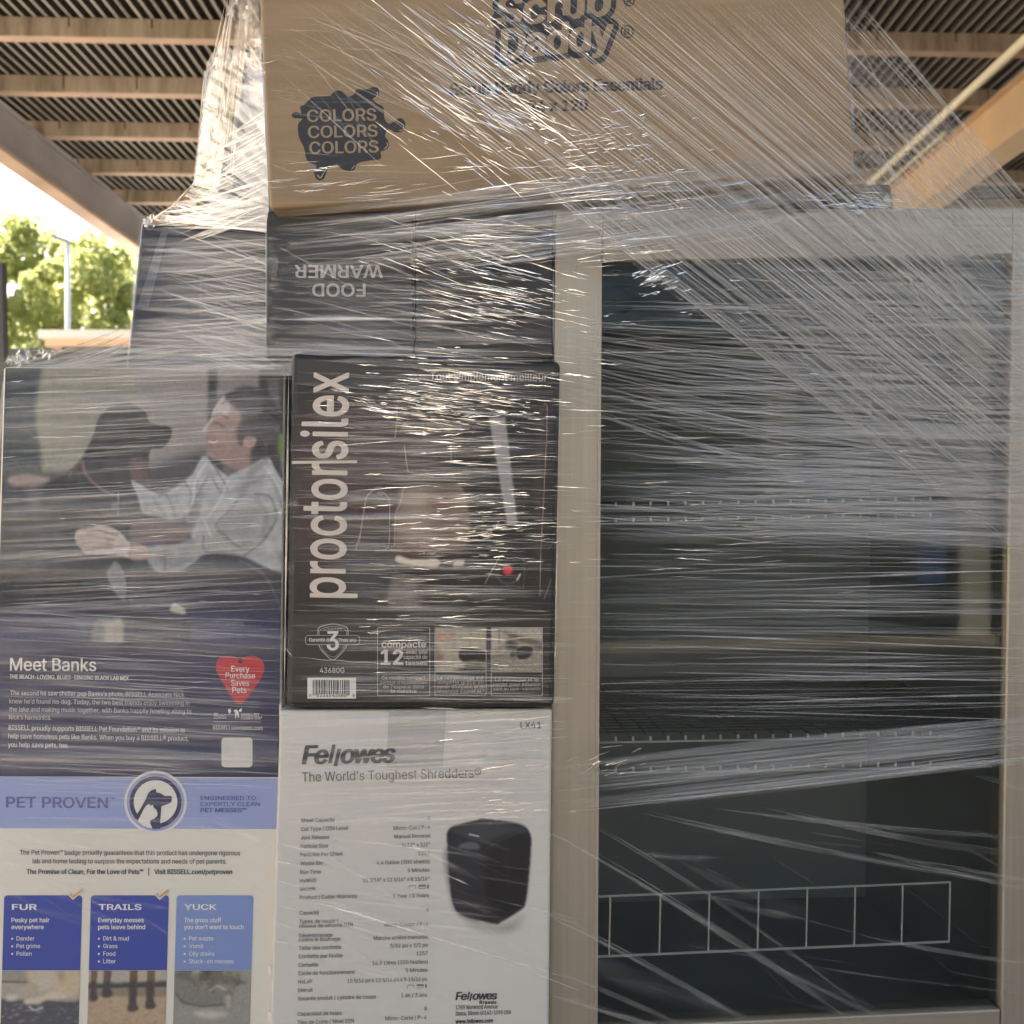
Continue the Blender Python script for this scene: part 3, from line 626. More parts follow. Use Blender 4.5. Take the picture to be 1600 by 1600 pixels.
    hp = [(375.5,1030.5),(379,1027.5),(386,1025.5),(396,1025),(405,1028),(411,1035),(413,1043),(410,1055),(402,1069),(392,1083),(382,1096),(376,1099.5),(370,1098.5),(364,1092),(354,1076),(343,1058),(337.5,1046),(338,1036),(344,1028),(354,1025),(364,1026),(371,1028)]
    h.poly(crom(hp, 4), RED, 1); h.disc(375.5, 1033.5, 3.6, (0.05, 0.04, 0.06), 2, 20)
    for a, x, y, wd in (('Every', 375.5, 1049.5, 28), ('Purchase', 375.5, 1060, 46), ('Saves', 375, 1071.5, 28), ('Pets', 374, 1082.5, 22)): h.text(a, x, y, 9, WHITE, width=wd, align='C', layer=2, rot=-0.8)
    h.text('TM', 386.5, 1078, 1.8, WHITE, width=4); h.build('heart_badge', t)
    b = Printing(pl); b.rrect(346, 1152.5, 394.5, 1199, 6, (0.66, 0.64, 0.58), 1); b.build('blank_label', t)
    # ---- round badge with a dog and a cat
    g = Printing(pl); cx, cy = 243, 1253.5; ND = (0.045, 0.05, 0.105)
    g.disc(cx, cy, 49, (0.70, 0.68, 0.66), 1, 64); g.disc(cx, cy, 45, (0.32, 0.36, 0.56), 2, 64); g.disc(cx, cy, 40.5, ND, 3, 64); g.disc(cx, cy-0.5, 34, WHITE, 4, 64)
    Q = lambda pts: [(190+a/13.333, 1190+b2/13.333) for a, b2 in pts]
    g.poly(Q([(320,1100),(440,900),(520,740),(560,650),(620,600),(690,570),(718,580),(722,640),(800,655),(850,680),(890,712),(1030,718),(1050,745),(1040,830),(1000,868),(900,905),(830,930),(800,1300),(900,1290),(800,1400),(640,1400),(600,1290),(590,1240),(610,1215),(680,1190),(740,1130),(750,1090),(730,1010),(660,950),(655,900),(600,915),(570,880),(510,920),(460,990),(400,1110),(335,1235),(260,1160)]), ND, 5)
    g.poly(Q([(335,1240),(410,1100),(466,990),(512,925),(572,884),(598,920),(654,904),(660,952),(728,1012),(750,1092),(738,1130),(680,1188),(608,1214),(588,1240),(598,1290),(636,1385),(560,1380),(440,1330)]), WHITE, 6)
    g.build('round_badge', t)
    # ---- three cards with their photographs
    BLUE = (0.045, 0.075, 0.35); PALE = (0.20, 0.28, 0.55)
    for i, (x0, x1, xb, col, head, hw, sub, items, subw) in enumerate((
        (6.5, 128.5, 3.2, BLUE, 'FUR', 38, ('Pesky pet hair', 'everywhere'), ('Dander', 'Pet grime', 'Pollen'), (59, 50)),
        (142, 264, 139.5, BLUE, 'TRAILS', 66, ('Everyday messes', 'pets leave behind'), ('Dirt & mud', 'Grass', 'Food', 'Litter'), (71, 73)),
        (276, 396, 273.5, PALE, 'YUCK', 49, ('The gross stuff', 'you don’t want to touch'), ('Pet waste', 'Vomit', 'Oily stains', 'Stuck-on messes'), (58, 93)))):
        k = Printing(pl); k.rrect(x0, 1399, x1, 1516, 5, col, 1, skew=-0.028, only_top=True)
        W2 = (0.78, 0.77, 0.75)
        k.text(head, x0+12.6, 1421.5, 8.6, W2, width=hw, bold=0.03, layer=2, res=4)
        for j, a in enumerate(sub): k.text(a, x0+11.6, 1441+10.8*j, 7.0, W2, width=subw[j], bold=0.018, layer=2)
        for j, a in enumerate(items): k.text('•', x0+11, 1469.5+11.9*j, 7, W2, layer=2); k.text(a, x0+19.4, 1469.5+11.9*j, 6.6, W2, layer=2, xs=0.93)
        if i < 2:
            dx = x0-6.5
            k.line([(108.5+dx,1396),(113+dx,1403),(128+dx,1390.5)], 6.4, (0.70,0.67,0.58), 3); k.line([(109+dx,1396.5),(113.5+dx,1402),(127.4+dx,1391)], 3.6, (0.62,0.36,0.10), 4)
        k.build('printed_card', t)
        v = Canvas(x0, 1516.6, x1, 1640, 1.0, ((150,146,140), (176,170,158), (150,148,140))[i]); X = lambda a, o=x0, z=(7.27, 7.27, 6.667)[i]: [(q/z+((0, 0, 200)[i]), 1500+r/z) for q, r in a]
        if i == 0:
            v.fill([(0,1534),(130,1534),(130,1566),(0,1562)], (168,160,150), 2, smooth=False); v.stroke([(0,1533.5),(50,1535)], 1.8, (70,72,72), 0.8)
            v.fill([(0,1561),(60,1563),(130,1563),(130,1650),(0,1650)], (84,86,94), 2, smooth=False)
            v.fill(X([(370,100),(900,100),(900,400),(760,420),(620,330),(480,360),(360,250)]), (196,178,150), 3); v.fill(X([(450,120),(640,120),(660,240),(520,350),(430,230)]), (190,184,170), 4)
            v.fill(X([(680,130),(760,140),(740,260),(700,230)]), (150,132,112), 4, 0.7); v.fill(X([(370,250),(480,330),(300,420),(200,460),(110,450),(120,400),(230,370)]), (176,166,150), 2.5)
            v.fill(X([(640,350),(780,400),(760,440),(560,450),(480,500),(340,505),(300,480),(330,440),(470,420)]), (206,194,174), 1.8); v.fill(X([(100,420),(160,390),(230,410),(200,450),(120,460)]), (200,194,182), 1.5)
            v.stroke(X([(640,460),(900,470)]), 1.5, (176,170,162), 1)
            for _ in range(60): a, b3 = rng.uniform(4, 126), rng.uniform(1570, 1635); v.stroke([(a,b3),(a+rng.uniform(2,7),b3+rng.uniform(-1,1))], rng.uniform(0.8,2), (172,174,178), 0.8, 0.8)
            v.stroke(X([(370,530),(430,570),(520,540)]), 2.5, (205,205,205), 0.8)
        elif i == 1:
            v.fill([(130,1538),(270,1533),(270,1543),(130,1546)], (66,68,66), 1.5, smooth=False); v.fill([(130,1546),(270,1543),(270,1560),(130,1556)], (140,128,110), 2, smooth=False); v.fill([(130,1557),(270,1557),(270,1650),(130,1650)], (178,158,132), 3, smooth=False)
            for x, w0, top, bot, col in ((150, 9, 1510, 1562, (120,96,82)), (171, 11, 1510, 1556, (100,88,82)), (212, 11, 1510, 1578, (112,86,72)), (239, 11, 1510, 1574, (112,92,78))):
                v.fill([(x-w0*0.4,top),(x+w0*0.6,top),(x+w0*0.45,bot-14),(x+w0*0.8,bot-2),(x+w0*0.2,bot+2),(x-w0*0.6,bot),(x-w0*0.5,bot-14)], col, 1.3); v.fill([(x-w0*0.5,1535),(x+w0*0.5,1535),(x+w0*0.45,bot-12),(x+w0*0.8,bot-2),(x,bot+2),(x-w0*0.65,bot),(x-w0*0.5,bot-12)], (66,66,70), 1.5, 0.85)
            for _ in range(40): a, b3 = rng.uniform(142, 262), rng.uniform(1566, 1635); v.stroke([(a,b3),(a+rng.uniform(1,9),b3+rng.uniform(-1,1))], rng.uniform(0.6,1.8), (120,98,76), 1, 0.6)
        else:
            v.fill(X([(510,140),(560,110),(700,100),(760,300),(640,460),(540,360)]), (110,110,106), 3); v.fill(X([(520,200),(700,230),(900,320),(1030,360),(1040,460),(800,480),(620,440),(530,350)]), (126,128,122), 2); v.stroke(X([(530,350),(620,440),(800,478),(1040,462)]), 2.5, (92,94,90), 1.4)
            v.fill(X([(700,100),(1130,100),(1190,250),(1130,330),(1110,500),(1050,510),(1030,350),(900,330),(820,270),(700,250)]), (112,110,100), 2, tex=0.15)
            for _ in range(60): a, b3 = rng.uniform(306, 374), rng.uniform(1518, 1550); v.stroke([(a,b3),(a+rng.uniform(-3,3),b3+rng.uniform(2,6))], 0.9, rng.choice([(180,178,164), (70,70,66)]), 0.6, 0.7)
            v.stroke(X([(880,320),(960,270),(1040,310)]), 1.6, (205,203,190), 0.8); v.fill(X([(1040,380),(1100,360),(1105,500),(1050,505)]), (168,166,156), 2)
            v.fill(X([(700,550),(860,530),(1100,560),(900,610),(760,580)]), (205,202,184), 3, 0.8); v.fill(X([(1100,180),(1260,240),(1150,240)]), (96,98,94), 2)
        v.grain(2.5, 1)
        def wp(xy): return np.stack([xy[:,0]-0.028*(xy[:,1]-1399), xy[:,1]], 1)
        v.build('photo_print', pl, t, 1, wp, 1.0)
    # dented white corner at the right of the printed front
    for (x, y0, y1) in ((421, 1508, 1526), (420, 1578, 1600)):
        mb = MB(); a = [pl.at(x-2, y0, 0.001), pl.at(x+3, y0+4, 0.004), pl.at(x+3.5, y1-4, 0.004), pl.at(x-2, y1, 0.001)]; mb.quad(*a); mb.build('torn_flap', M_CREAMBOARD, t)
pet_carton()

def coffee_carton():
    pl = Plane(660, 1.345, 2.5); t = empty('coffee_maker_carton', (-0.12, 1.345, 0.9), 'black coffee maker carton with beige lettering running up its side', 'carton')
    carton_body(pl, [(455,551), (876,564), (866,1106), (446,1107)], 0.36, M_BLACKBOARD, t, 0.008)
    c = Canvas(465, 600, 866, 960, 1.3, (26,24,24)); C2 = lambda pts: [(560+a/4.706, 600+b/4.706) for a, b in pts]
    c.fill([(472,650),(640,640),(640,840),(560,910),(468,880)], (58,42,40), 14, 0.9); c.fill([(540,840),(620,840),(610,930),(545,930)], (62,66,70), 12, 0.7)
    c.fill(C2([(340,300),(700,300),(740,640),(380,650)]), (64,54,50), 8, 0.8); c.fill(C2([(700,330),(960,330),(960,1000),(760,1000)]), (20,18,18), 8, 0.8)
    c.fill(C2([(960,240),(1085,240),(1190,1040),(1110,1040)]), (150,146,148), 1.5, 0.95, smooth=False)
    c.fill(C2([(1320,150),(1385,160),(1360,1300),(1310,1300)]), (52,44,42), 4, 0.9, smooth=False); c.stroke(C2([(1365,150),(1392,200),(1380,700),(1362,1240),(1358,1560)]), 1.1, (170,150,140), 0.5, 0.8)
    c.stroke(C2([(1480,40),(1470,1300),(1440,1440),(1390,1580)]), 1.2, (150,146,140), 0.5, 0.7)
    c.fill(C2([(345,760),(700,740),(790,780),(830,960),(820,1180),(640,1230),(330,1220),(285,1100),(285,960),(310,860)]), (112,96,86), 3); c.fill(C2([(370,800),(540,780),(560,1200),(360,1200)]), (146,132,118), 10, 0.7)
    c.fill(C2([(540,820),(770,810),(770,900),(560,900)]), (96,62,46), 5, 0.8); c.fill(C2([(310,1180),(640,1200),(820,1180),(800,1250),(330,1260)]), (82,50,44), 4, 0.9)
    c.fill(C2([(310,1260),(420,1290),(600,1285),(600,1345),(420,1335),(300,1310)]), (200,186,166), 1.2); c.fill(C2([(725,1295),(800,1290),(795,1345),(720,1345)]), (196,182,164), 1.2, smooth=False)
    c.fill(C2([(268,1310),(300,1320),(430,1360),(760,1380),(900,1390),(900,1440),(500,1425),(330,1400),(290,1370)]), (14,13,13), 2); c.stroke(C2([(268,1310),(295,1360),(330,1395),(500,1425)]), 1.5, (120,112,106), 0.8)
    c.fill(C2([(285,1390),(420,1430),(600,1440),(620,1640),(260,1640),(250,1500)]), (104,96,90), 3, 0.9); c.fill(C2([(500,1430),(900,1440),(900,1640),(520,1640)]), (30,28,28), 6)
    for pts in ([(25,1165),(60,900),(80,820),(150,765),(190,765)], [(150,800),(200,800),(240,860),(246,1000),(244,1170),(220,1215),(140,1225)], [(0,1178),(215,1180)], [(283,1190),(290,960),(320,880),(345,760)], [(345,450),(370,620),(390,650),(560,680)], [(275,395),(285,300),(285,160)], [(690,450),(690,560)], [(0,1220),(30,1100)]): c.stroke(C2(pts), 1.4, (168,150,138), 0.6, 0.8)
    c.stroke(C2([(955,1465),(1060,1265)]), 1.3, (160,156,150), 0.5, 0.9); c.stroke(C2([(1060,1255),(1200,1260),(1238,1290),(1238,1480),(1210,1500),(960,1495)]), 1.2, (84,80,78), 0.6, 0.9)
    c.stroke(C2([(1035,1390),(1060,1440),(1120,1468),(1180,1450),(1210,1400)]), 2, (120,112,108), 0.8, 0.9); c.stroke(C2([(1190,1440),(1212,1400)]), 2.2, (190,180,170), 0.6)
    c.ell(798, 891, 7.6, 8, (205,48,52), 0.9)
    for a, b in ((480, 960), (470, 1062), (465, 1155), (465, 1248)): c.stroke(C2([(a,b),(a+25,b)]), 0.9, (200,190,180), 0, 0.8); c.stroke(C2([(a+85,b),(a+110,b+4)]), 0.9, (200,190,180), 0, 0.8)
    c.grain(2, 1)
    c.im = np.clip((c.im-24)*1.15+26, 6, 255)
    c.build('photo_print', pl, t, 0, lambda xy: np.stack([xy[:,0]-0.016*(xy[:,1]-600)-0.0, xy[:,1]], 1), 0.95, 'printed picture of a black coffee maker with a glass jug')
    p = Printing(pl); BE = (0.62, 0.54, 0.47); LW = (0.62, 0.59, 0.55)
    wm = Printing(pl); wm.text('proctor', 537.5, 933.5, 69, BE, width=209, rot=89.0, bold=0.014, res=8, layer=3); wm.text('silex', 541.2, 717, 69, BE, width=134, rot=89.0, bold=0.014, res=8, layer=3)
    wm.line([(456,722.5),(558,721.5)], 4.6, BE, 3); wm.build('wordmark', t)
    p.text('Tout simplement meilleur', 672, 593, 11.5, (0.42,0.40,0.36), width=183, rot=-0.8, bold=0.004, layer=3)
    p.build('slogan', t); p = Printing(pl)
    for a, b, s in ((676, 806, '10 cups'), (674, 828, '8 cups'), (673, 847, '6 cups'), (673, 867, '4 cups')): p.text(s, a-12, b-1, 4, LW, width=20, layer=3)
    p.build('lettering', t)
    g = Printing(pl); SV = (0.30, 0.29, 0.28)
    sh = crom([(497.5,982),(508,977),(520,975),(532,977),(543,982),(543,1000),(540,1012),(532,1022),(520,1031),(508,1022),(500,1012),(497.5,1000)], 4); g.line(sh, 1.8, SV, 0, True)
    g.line(crom([(500.5,984),(520,979),(540,984),(540,1000),(534,1017),(520,1026.5),(506,1017),(500.5,1000)], 4), 0.8, SV, 0, True)
    g.rrect(477, 992.5, 562.5, 1007.5, 4, (0.018,0.017,0.017), 1); g.line([(480,992.8),(559,992.8),(562,996),(562,1004),(559,1007.2),(480,1007.2),(477.4,1004),(477.4,996)], 1.1, SV, 2, True)
    g.text('Garantie de', 483, 1002.6, 5.6, LW, width=34, bold=0.015); g.text('Trois ans', 529.5, 1003, 5.6, LW, width=27, bold=0.015); g.text('LIMITÉE', 506, 984.6, 3.4, SV, width=28, bold=0.01)
    g.text('3', 520, 1015.5, 29, (0.66,0.63,0.58), width=17, align='C', bold=0.02, layer=3, res=6); g.build('warranty_badge', t)
    g = Printing(pl); g.text('43680G', 519, 1051.5, 8.2, LW, width=38, align='C'); g.rect(480.3, 1059, 556.3, 1091.5, WHITE, 0)
    x = 488.6; r2 = random.Random(3)
    while x < 545.5:
        wd = r2.choice((0.7, 0.7, 1.2, 1.8)); g.rect(x, 1062.5, x+wd, 1084 if 495 < x < 541 else 1086.5, (0.02,0.02,0.02), 1); x += wd + r2.choice((0.7, 0.7, 1.2, 1.6))
    g.text('0', 483, 1088.8, 4.4, (0.03,0.03,0.03)); g.text('22333', 495, 1088.8, 5, (0.03,0.03,0.03), width=22); g.text('43680', 519, 1088.8, 5, (0.03,0.03,0.03), width=22); g.text('8', 551, 1088.8, 4.4, (0.03,0.03,0.03)); g.build('barcode', t)
    for i, (x0, x1) in enumerate(((590, 671.5), (679.5, 759.5), (767.5, 847.5))):
        g = Printing(pl); g.frame(x0, 981, x1, 1087, 1.0, (0.40,0.385,0.37), 2); g.line([(x0+0.6,1050),(x1-0.6,1050)], 0.9, (0.40,0.385,0.37), 2)
        cx = (x0+x1)/2
        if i == 0:
            g.text('Machine à café', x0+6, 999, 7.4, (0.11,0.105,0.10), width=70); g.text('compacte', x0+6.5, 1011.5, 9.8, LW, width=69, bold=0.02); g.text('12', x0+6, 1038, 22.5, LW, width=33, bold=0.03, layer=3, res=5)
            for a, y, wd, bo in (('avec une', 1021.5, 33, 0), ('capacité de', 1029.5, 37, 0), ('tasses', 1039, 34, 0.025)): g.text(a, x1-4, y, 6.2, LW, width=wd, align='R', bold=bo)
        for j, a in enumerate((('Ce modèle compact', 'permet d’économiser', 'de l’espace dans', 'la cuisine'), ('Le remplissage est', 'simplifié grâce au', 'panier d’infusion et au', 'réservoir FrontFill™'), ('La verseuse et le', 'panier pour infusion', 'vont au lave-vaisselle'))[i]): g.text(a, cx, 1061.5+7*j+(3 if i == 2 else 0), 5.2, (0.45,0.43,0.40), width=min(74, 4.0*len(a)), align='C')
        g.build('printed_panel', t)
        if i == 0: continue
        v = Canvas(x0+1, 981.8, x1-0.8, 1049.4, 1.0, (188,178,156) if i == 1 else (160,150,132))
        if i == 1:
            for xx in (708, 735): v.stroke([(xx,980),(xx,1050)], 1.5, (160,150,130), 1, 0.7)
            v.fill([(679,992),(700,990),(712,994),(708,1001),(679,1002)], (196,150,122), 1.2); v.fill([(717,1020),(724,1012),(740,1014),(762,1020),(762,1034),(740,1033),(722,1033)], (34,32,32), 1.2); v.fill([(679,1010),(690,1020),(692,1034),(679,1036)], (130,116,100), 3, 0.8); v.fill([(726,1036),(745,1033),(752,1042),(730,1046)], (120,112,100), 2); v.fill([(720,1044),(762,1040),(762,1052),(714,1052)], (60,56,52), 3, 0.8)
        else:
            v.fill([(767,981),(848,981),(848,1004),(800,990),(780,1010),(767,1020)], (190,182,166), 1.5, smooth=False); v.fill([(780,984),(848,1004),(848,1016),(796,994)], (112,102,90), 1.5, smooth=False); v.stroke([(780,982),(780,1006)], 1.5, (90,84,76), 0.6)
            for _ in range(90): a, b = rng.uniform(770, 846), rng.uniform(1012, 1049); v.stroke([(a,b),(a+rng.uniform(-6,6),b+rng.uniform(-5,5))], 0.8, rng.choice([(84,80,74), (208,200,184), (120,114,104)]), 0.4, 0.8)
            v.ell(800, 1008, 9, 8, (70,66,62), 1.5, 0.8); v.fill([(806,1016),(820,1010),(832,1014),(828,1026),(812,1030)], (32,32,34), 1.2); v.ell(802, 1022, 5, 4, (44,44,46), 1)
        v.grain(5, 1); v.build('photo_print', pl, t, 2, None, 0.8)
coffee_carton()

def shredder_carton():
    pl = Plane(650, 1.362, 4.5); t = empty('shredder_carton', (-0.12, 1.362, 0), 'white paper shredder carton with dark lettering and a table, under the coffee maker carton', 'carton')
    carton_body(pl, [(437,1109.5), (863,1107.5), (852,BOT), (406,BOT)], 0.40, M_WHITEBOARD, t, 0.004)
    tape = plain('clear_tape', (0.50, 0.48, 0.44), 0.22, spec=0.7); mb = MB(); mb.quad(pl.at(607, 1112, .0004), pl.at(697, 1111, .0004), pl.at(692, 1198, .0004), pl.at(604, 1200, .0004)); mb.build('packing_tape', tape, t)
    K = (0.055, 0.052, 0.058)
    g = Printing(pl)
    g.text('Fe', 473, 1193.5, 28, K, width=36.5, rot=1.2, bold=0.035, shear=0.22, layer=4, res=6, spacing=0.88); g.text('owes', 532, 1192.4, 28, K, width=82, rot=1.2, bold=0.035, shear=0.22, layer=4, res=6, spacing=0.88)
    g.poly([(519,1163.5),(524.6,1163.5),(518.2,1192.8),(512.4,1192.8)], K, 4); g.poly([(527.4,1170),(533.2,1170),(526.8,1197.2),(521,1197.2)], K, 4); g.disc(619, 1191, 0.9, K, 4, 12)
    g.build('logo_print', t)
    s = Printing(pl)
    s.text('The World’s Toughest Shredders®', 472, 1221.5, 14.6, K, width=280, y2=1214.5, layer=4, res=4)
    s.text('LX41', 813.5, 1138.5, 10, K, width=32, rot=1.0, layer=2)
    L0 = [('Sheet Capacity', 1285), ('Cut Type / DIN Level', 1298.5), ('Jam Release', 1312), ('Particle Size', 1325.3), ('Particles Per Sheet', 1338.6), ('Waste Bin', 1352.3), ('Run Time', 1366), ('HxWxD', 1379.2), ('Shreds', 1392), ('Product / Cutter Warranty', 1405.5),
          ('Capacité', 1429.5), ('Types de coupe /', 1443), ('niveaux de sécurité DIN', 1450), ('Désembrayage', 1465), ('contre le bourrage', 1471.5), ('Taille des confettis', 1484.5), ('Confettis par feuille', 1497.6), ('Corbeille', 1511), ('Cycle de fonctionnement', 1524), ('HxLxP', 1537), ('Détruit', 1550.5), ('Garantie produit / cylindre de coupe', 1563.5), ('Capacidad de hojas', 1587.5), ('Tipo de Corte / Nivel DIN', 1600.5)]
    R0 = [('8', 1281.5), ('Micro-Cut / P-4', 1295.5), ('Manual Reverse', 1308.8), ('5/32" x 1/2"', 1322.5), ('1257', 1336), ('4.4 Gallon (300 sheets)', 1349), ('5 Minutes', 1362.3), ('15 5/16" x 12 5/16" x 8 15/16"', 1376), (None, 1389), ('1 Year / 3 Years', 1402), ('6', 1424.5),
          ('Micro-Coupe / P-4', 1446.5), ('Marche arrière manuelle', 1466.8), ('5/32 po x 1/2 po', 1479.5), ('1257', 1492.5), ('16.9 Litres (300 feuilles)', 1505.8), ('5 Minutes', 1518.5), ('15 5/16 po x 12 5/16 po x 8 15/16 po', 1532.5), (None, 1544.5), ('1 an / 3 ans', 1557.5), ('8', 1579), ('Micro-Corte / P-4', 1592.8)]
    G = (0.13, 0.125, 0.125)
    for a, y in L0: s.text(a, 470.5-0.0175*(y-1285), y, 6.0, G, rot=1.6, layer=2, xs=0.91 if len(a) < 30 else 0.88)
    for a, y in R0:
        xr = 672.5-0.0195*(y-1285)
        if a: s.text(a, xr, y-0.2, 6.0, G, rot=1.6, layer=2, align='R', xs=0.91 if len(a) < 28 else 0.84)
        else:
            s.line([(xr-31,y),(xr-31,y-5),(xr-21,y-5.4),(xr-21,y-0.4)], 0.8, G, 2); s.line([(xr-16,y-0.6),(xr-16,y-6),(xr-6,y-6.4),(xr-6,y-1)], 0.9, G, 2, True); s.line([(xr-16,y-4.4),(xr-6,y-4.8)], 1.6, G, 3); s.rect(xr-3, y-6.6, xr-0.8, y-0.8, G, 2)
    s.text('1789 Norwood Avenue', 712, 1577.5, 6.6, K, width=66, rot=1.5, layer=2); s.text('Itasca, Illinois 60143-1095 USA', 711.8, 1587, 6.6, K, width=87, rot=1.5, layer=2); s.text('www.fellowes.com', 711.5, 1599.5, 6.6, K, width=58, rot=1.5, bold=0.025, shear=0.15, layer=2)
    s.build('lettering', t)
    g = Printing(pl); g.text('Fe', 712.2, 1562.5, 12, K, width=16, rot=1.2, bold=0.035, shear=0.2, res=4, spacing=0.88); g.text('owes', 738.2, 1562, 12, K, width=37, rot=1.2, bold=0.035, shear=0.2, res=4, spacing=0.88)
    g.poly([(732.2,1549.6),(734.8,1549.6),(732,1562),(729.4,1562)], K, 2); g.poly([(735.8,1552.2),(738.4,1552.2),(735.6,1564),(733,1564)], K, 2); g.text('Brands', 749, 1568.5, 5, K, width=26, bold=0.05, shear=0.2, spacing=1.2); g.build('logo_print', t, 'small logo above the address')
    # ---- picture of the shredder
    BD = (217.5, 213.6, 204.0)
    c = Canvas(690, 1274, 846, 1462, 1.1, BD); Q = lambda pts: [(430+a/3.556, 1260+b/3.556) for a, b in pts]; B = (34,36,42)
    xx = np.clip((c.X-690)/156, 0, 1)
    c.fill(Q([(990,540),(1060,620),(1220,670),(1330,640),(1400,580),(1300,690),(1100,660)]), (120,118,114), 7, 0.9)
    c.fill(Q([(955,180),(958,140),(985,112),(1060,92),(1120,78),(1200,76),(1320,90),(1390,116),(1420,165),(1420,230),(1404,430),(1388,540),(1370,570),(1250,645),(1215,650),(1035,602),(990,545),(975,470),(962,300)]), B, 0.9)
    c.fill(Q([(985,120),(1150,90),(1340,100),(1400,140),(1300,160),(1180,210),(1000,150)]), (66,68,75), 3, 0.9); c.fill(Q([(960,230),(1160,250),(1165,600),(1035,598),(985,500)]), (46,48,55), 5, 0.8); c.fill(Q([(1180,230),(1290,170),(1400,180),(1395,420),(1370,540),(1230,630),(1170,600)]), (24,24,28), 4, 0.8)
    c.stroke(Q([(1165,240),(1280,175),(1395,135)]), 1.6, (70,71,76), 0.8); c.stroke(Q([(1165,240),(1170,600)]), 1.2, (44,45,50), 0.8, 0.8); c.fill(Q([(1020,230),(1040,205),(1090,195),(1130,210),(1125,240)]), (96,98,102), 1.0); c.stroke(Q([(1010,180),(1030,200),(1020,235)]), 1.5, (74,76,80), 1)
    c.fill(Q([(1050,440),(1160,440),(1160,600),(1050,590)]), (44,44,48), 2, 0.7); c.stroke(Q([(1080,155),(1130,166)]), 2.4, (190,190,190), 0.5); c.fill(Q([(1120,78),(1150,68),(1200,76),(1180,90)]), (60,61,66), 1)
    c.fill(Q([(1280,170),(1300,180),(1300,420),(1285,420)]), (38,39,43), 2, 0.8)
    c.build('photo_print', pl, t, 1, None, 0.97, 'printed picture of a black paper shredder', BD)
shredder_carton()

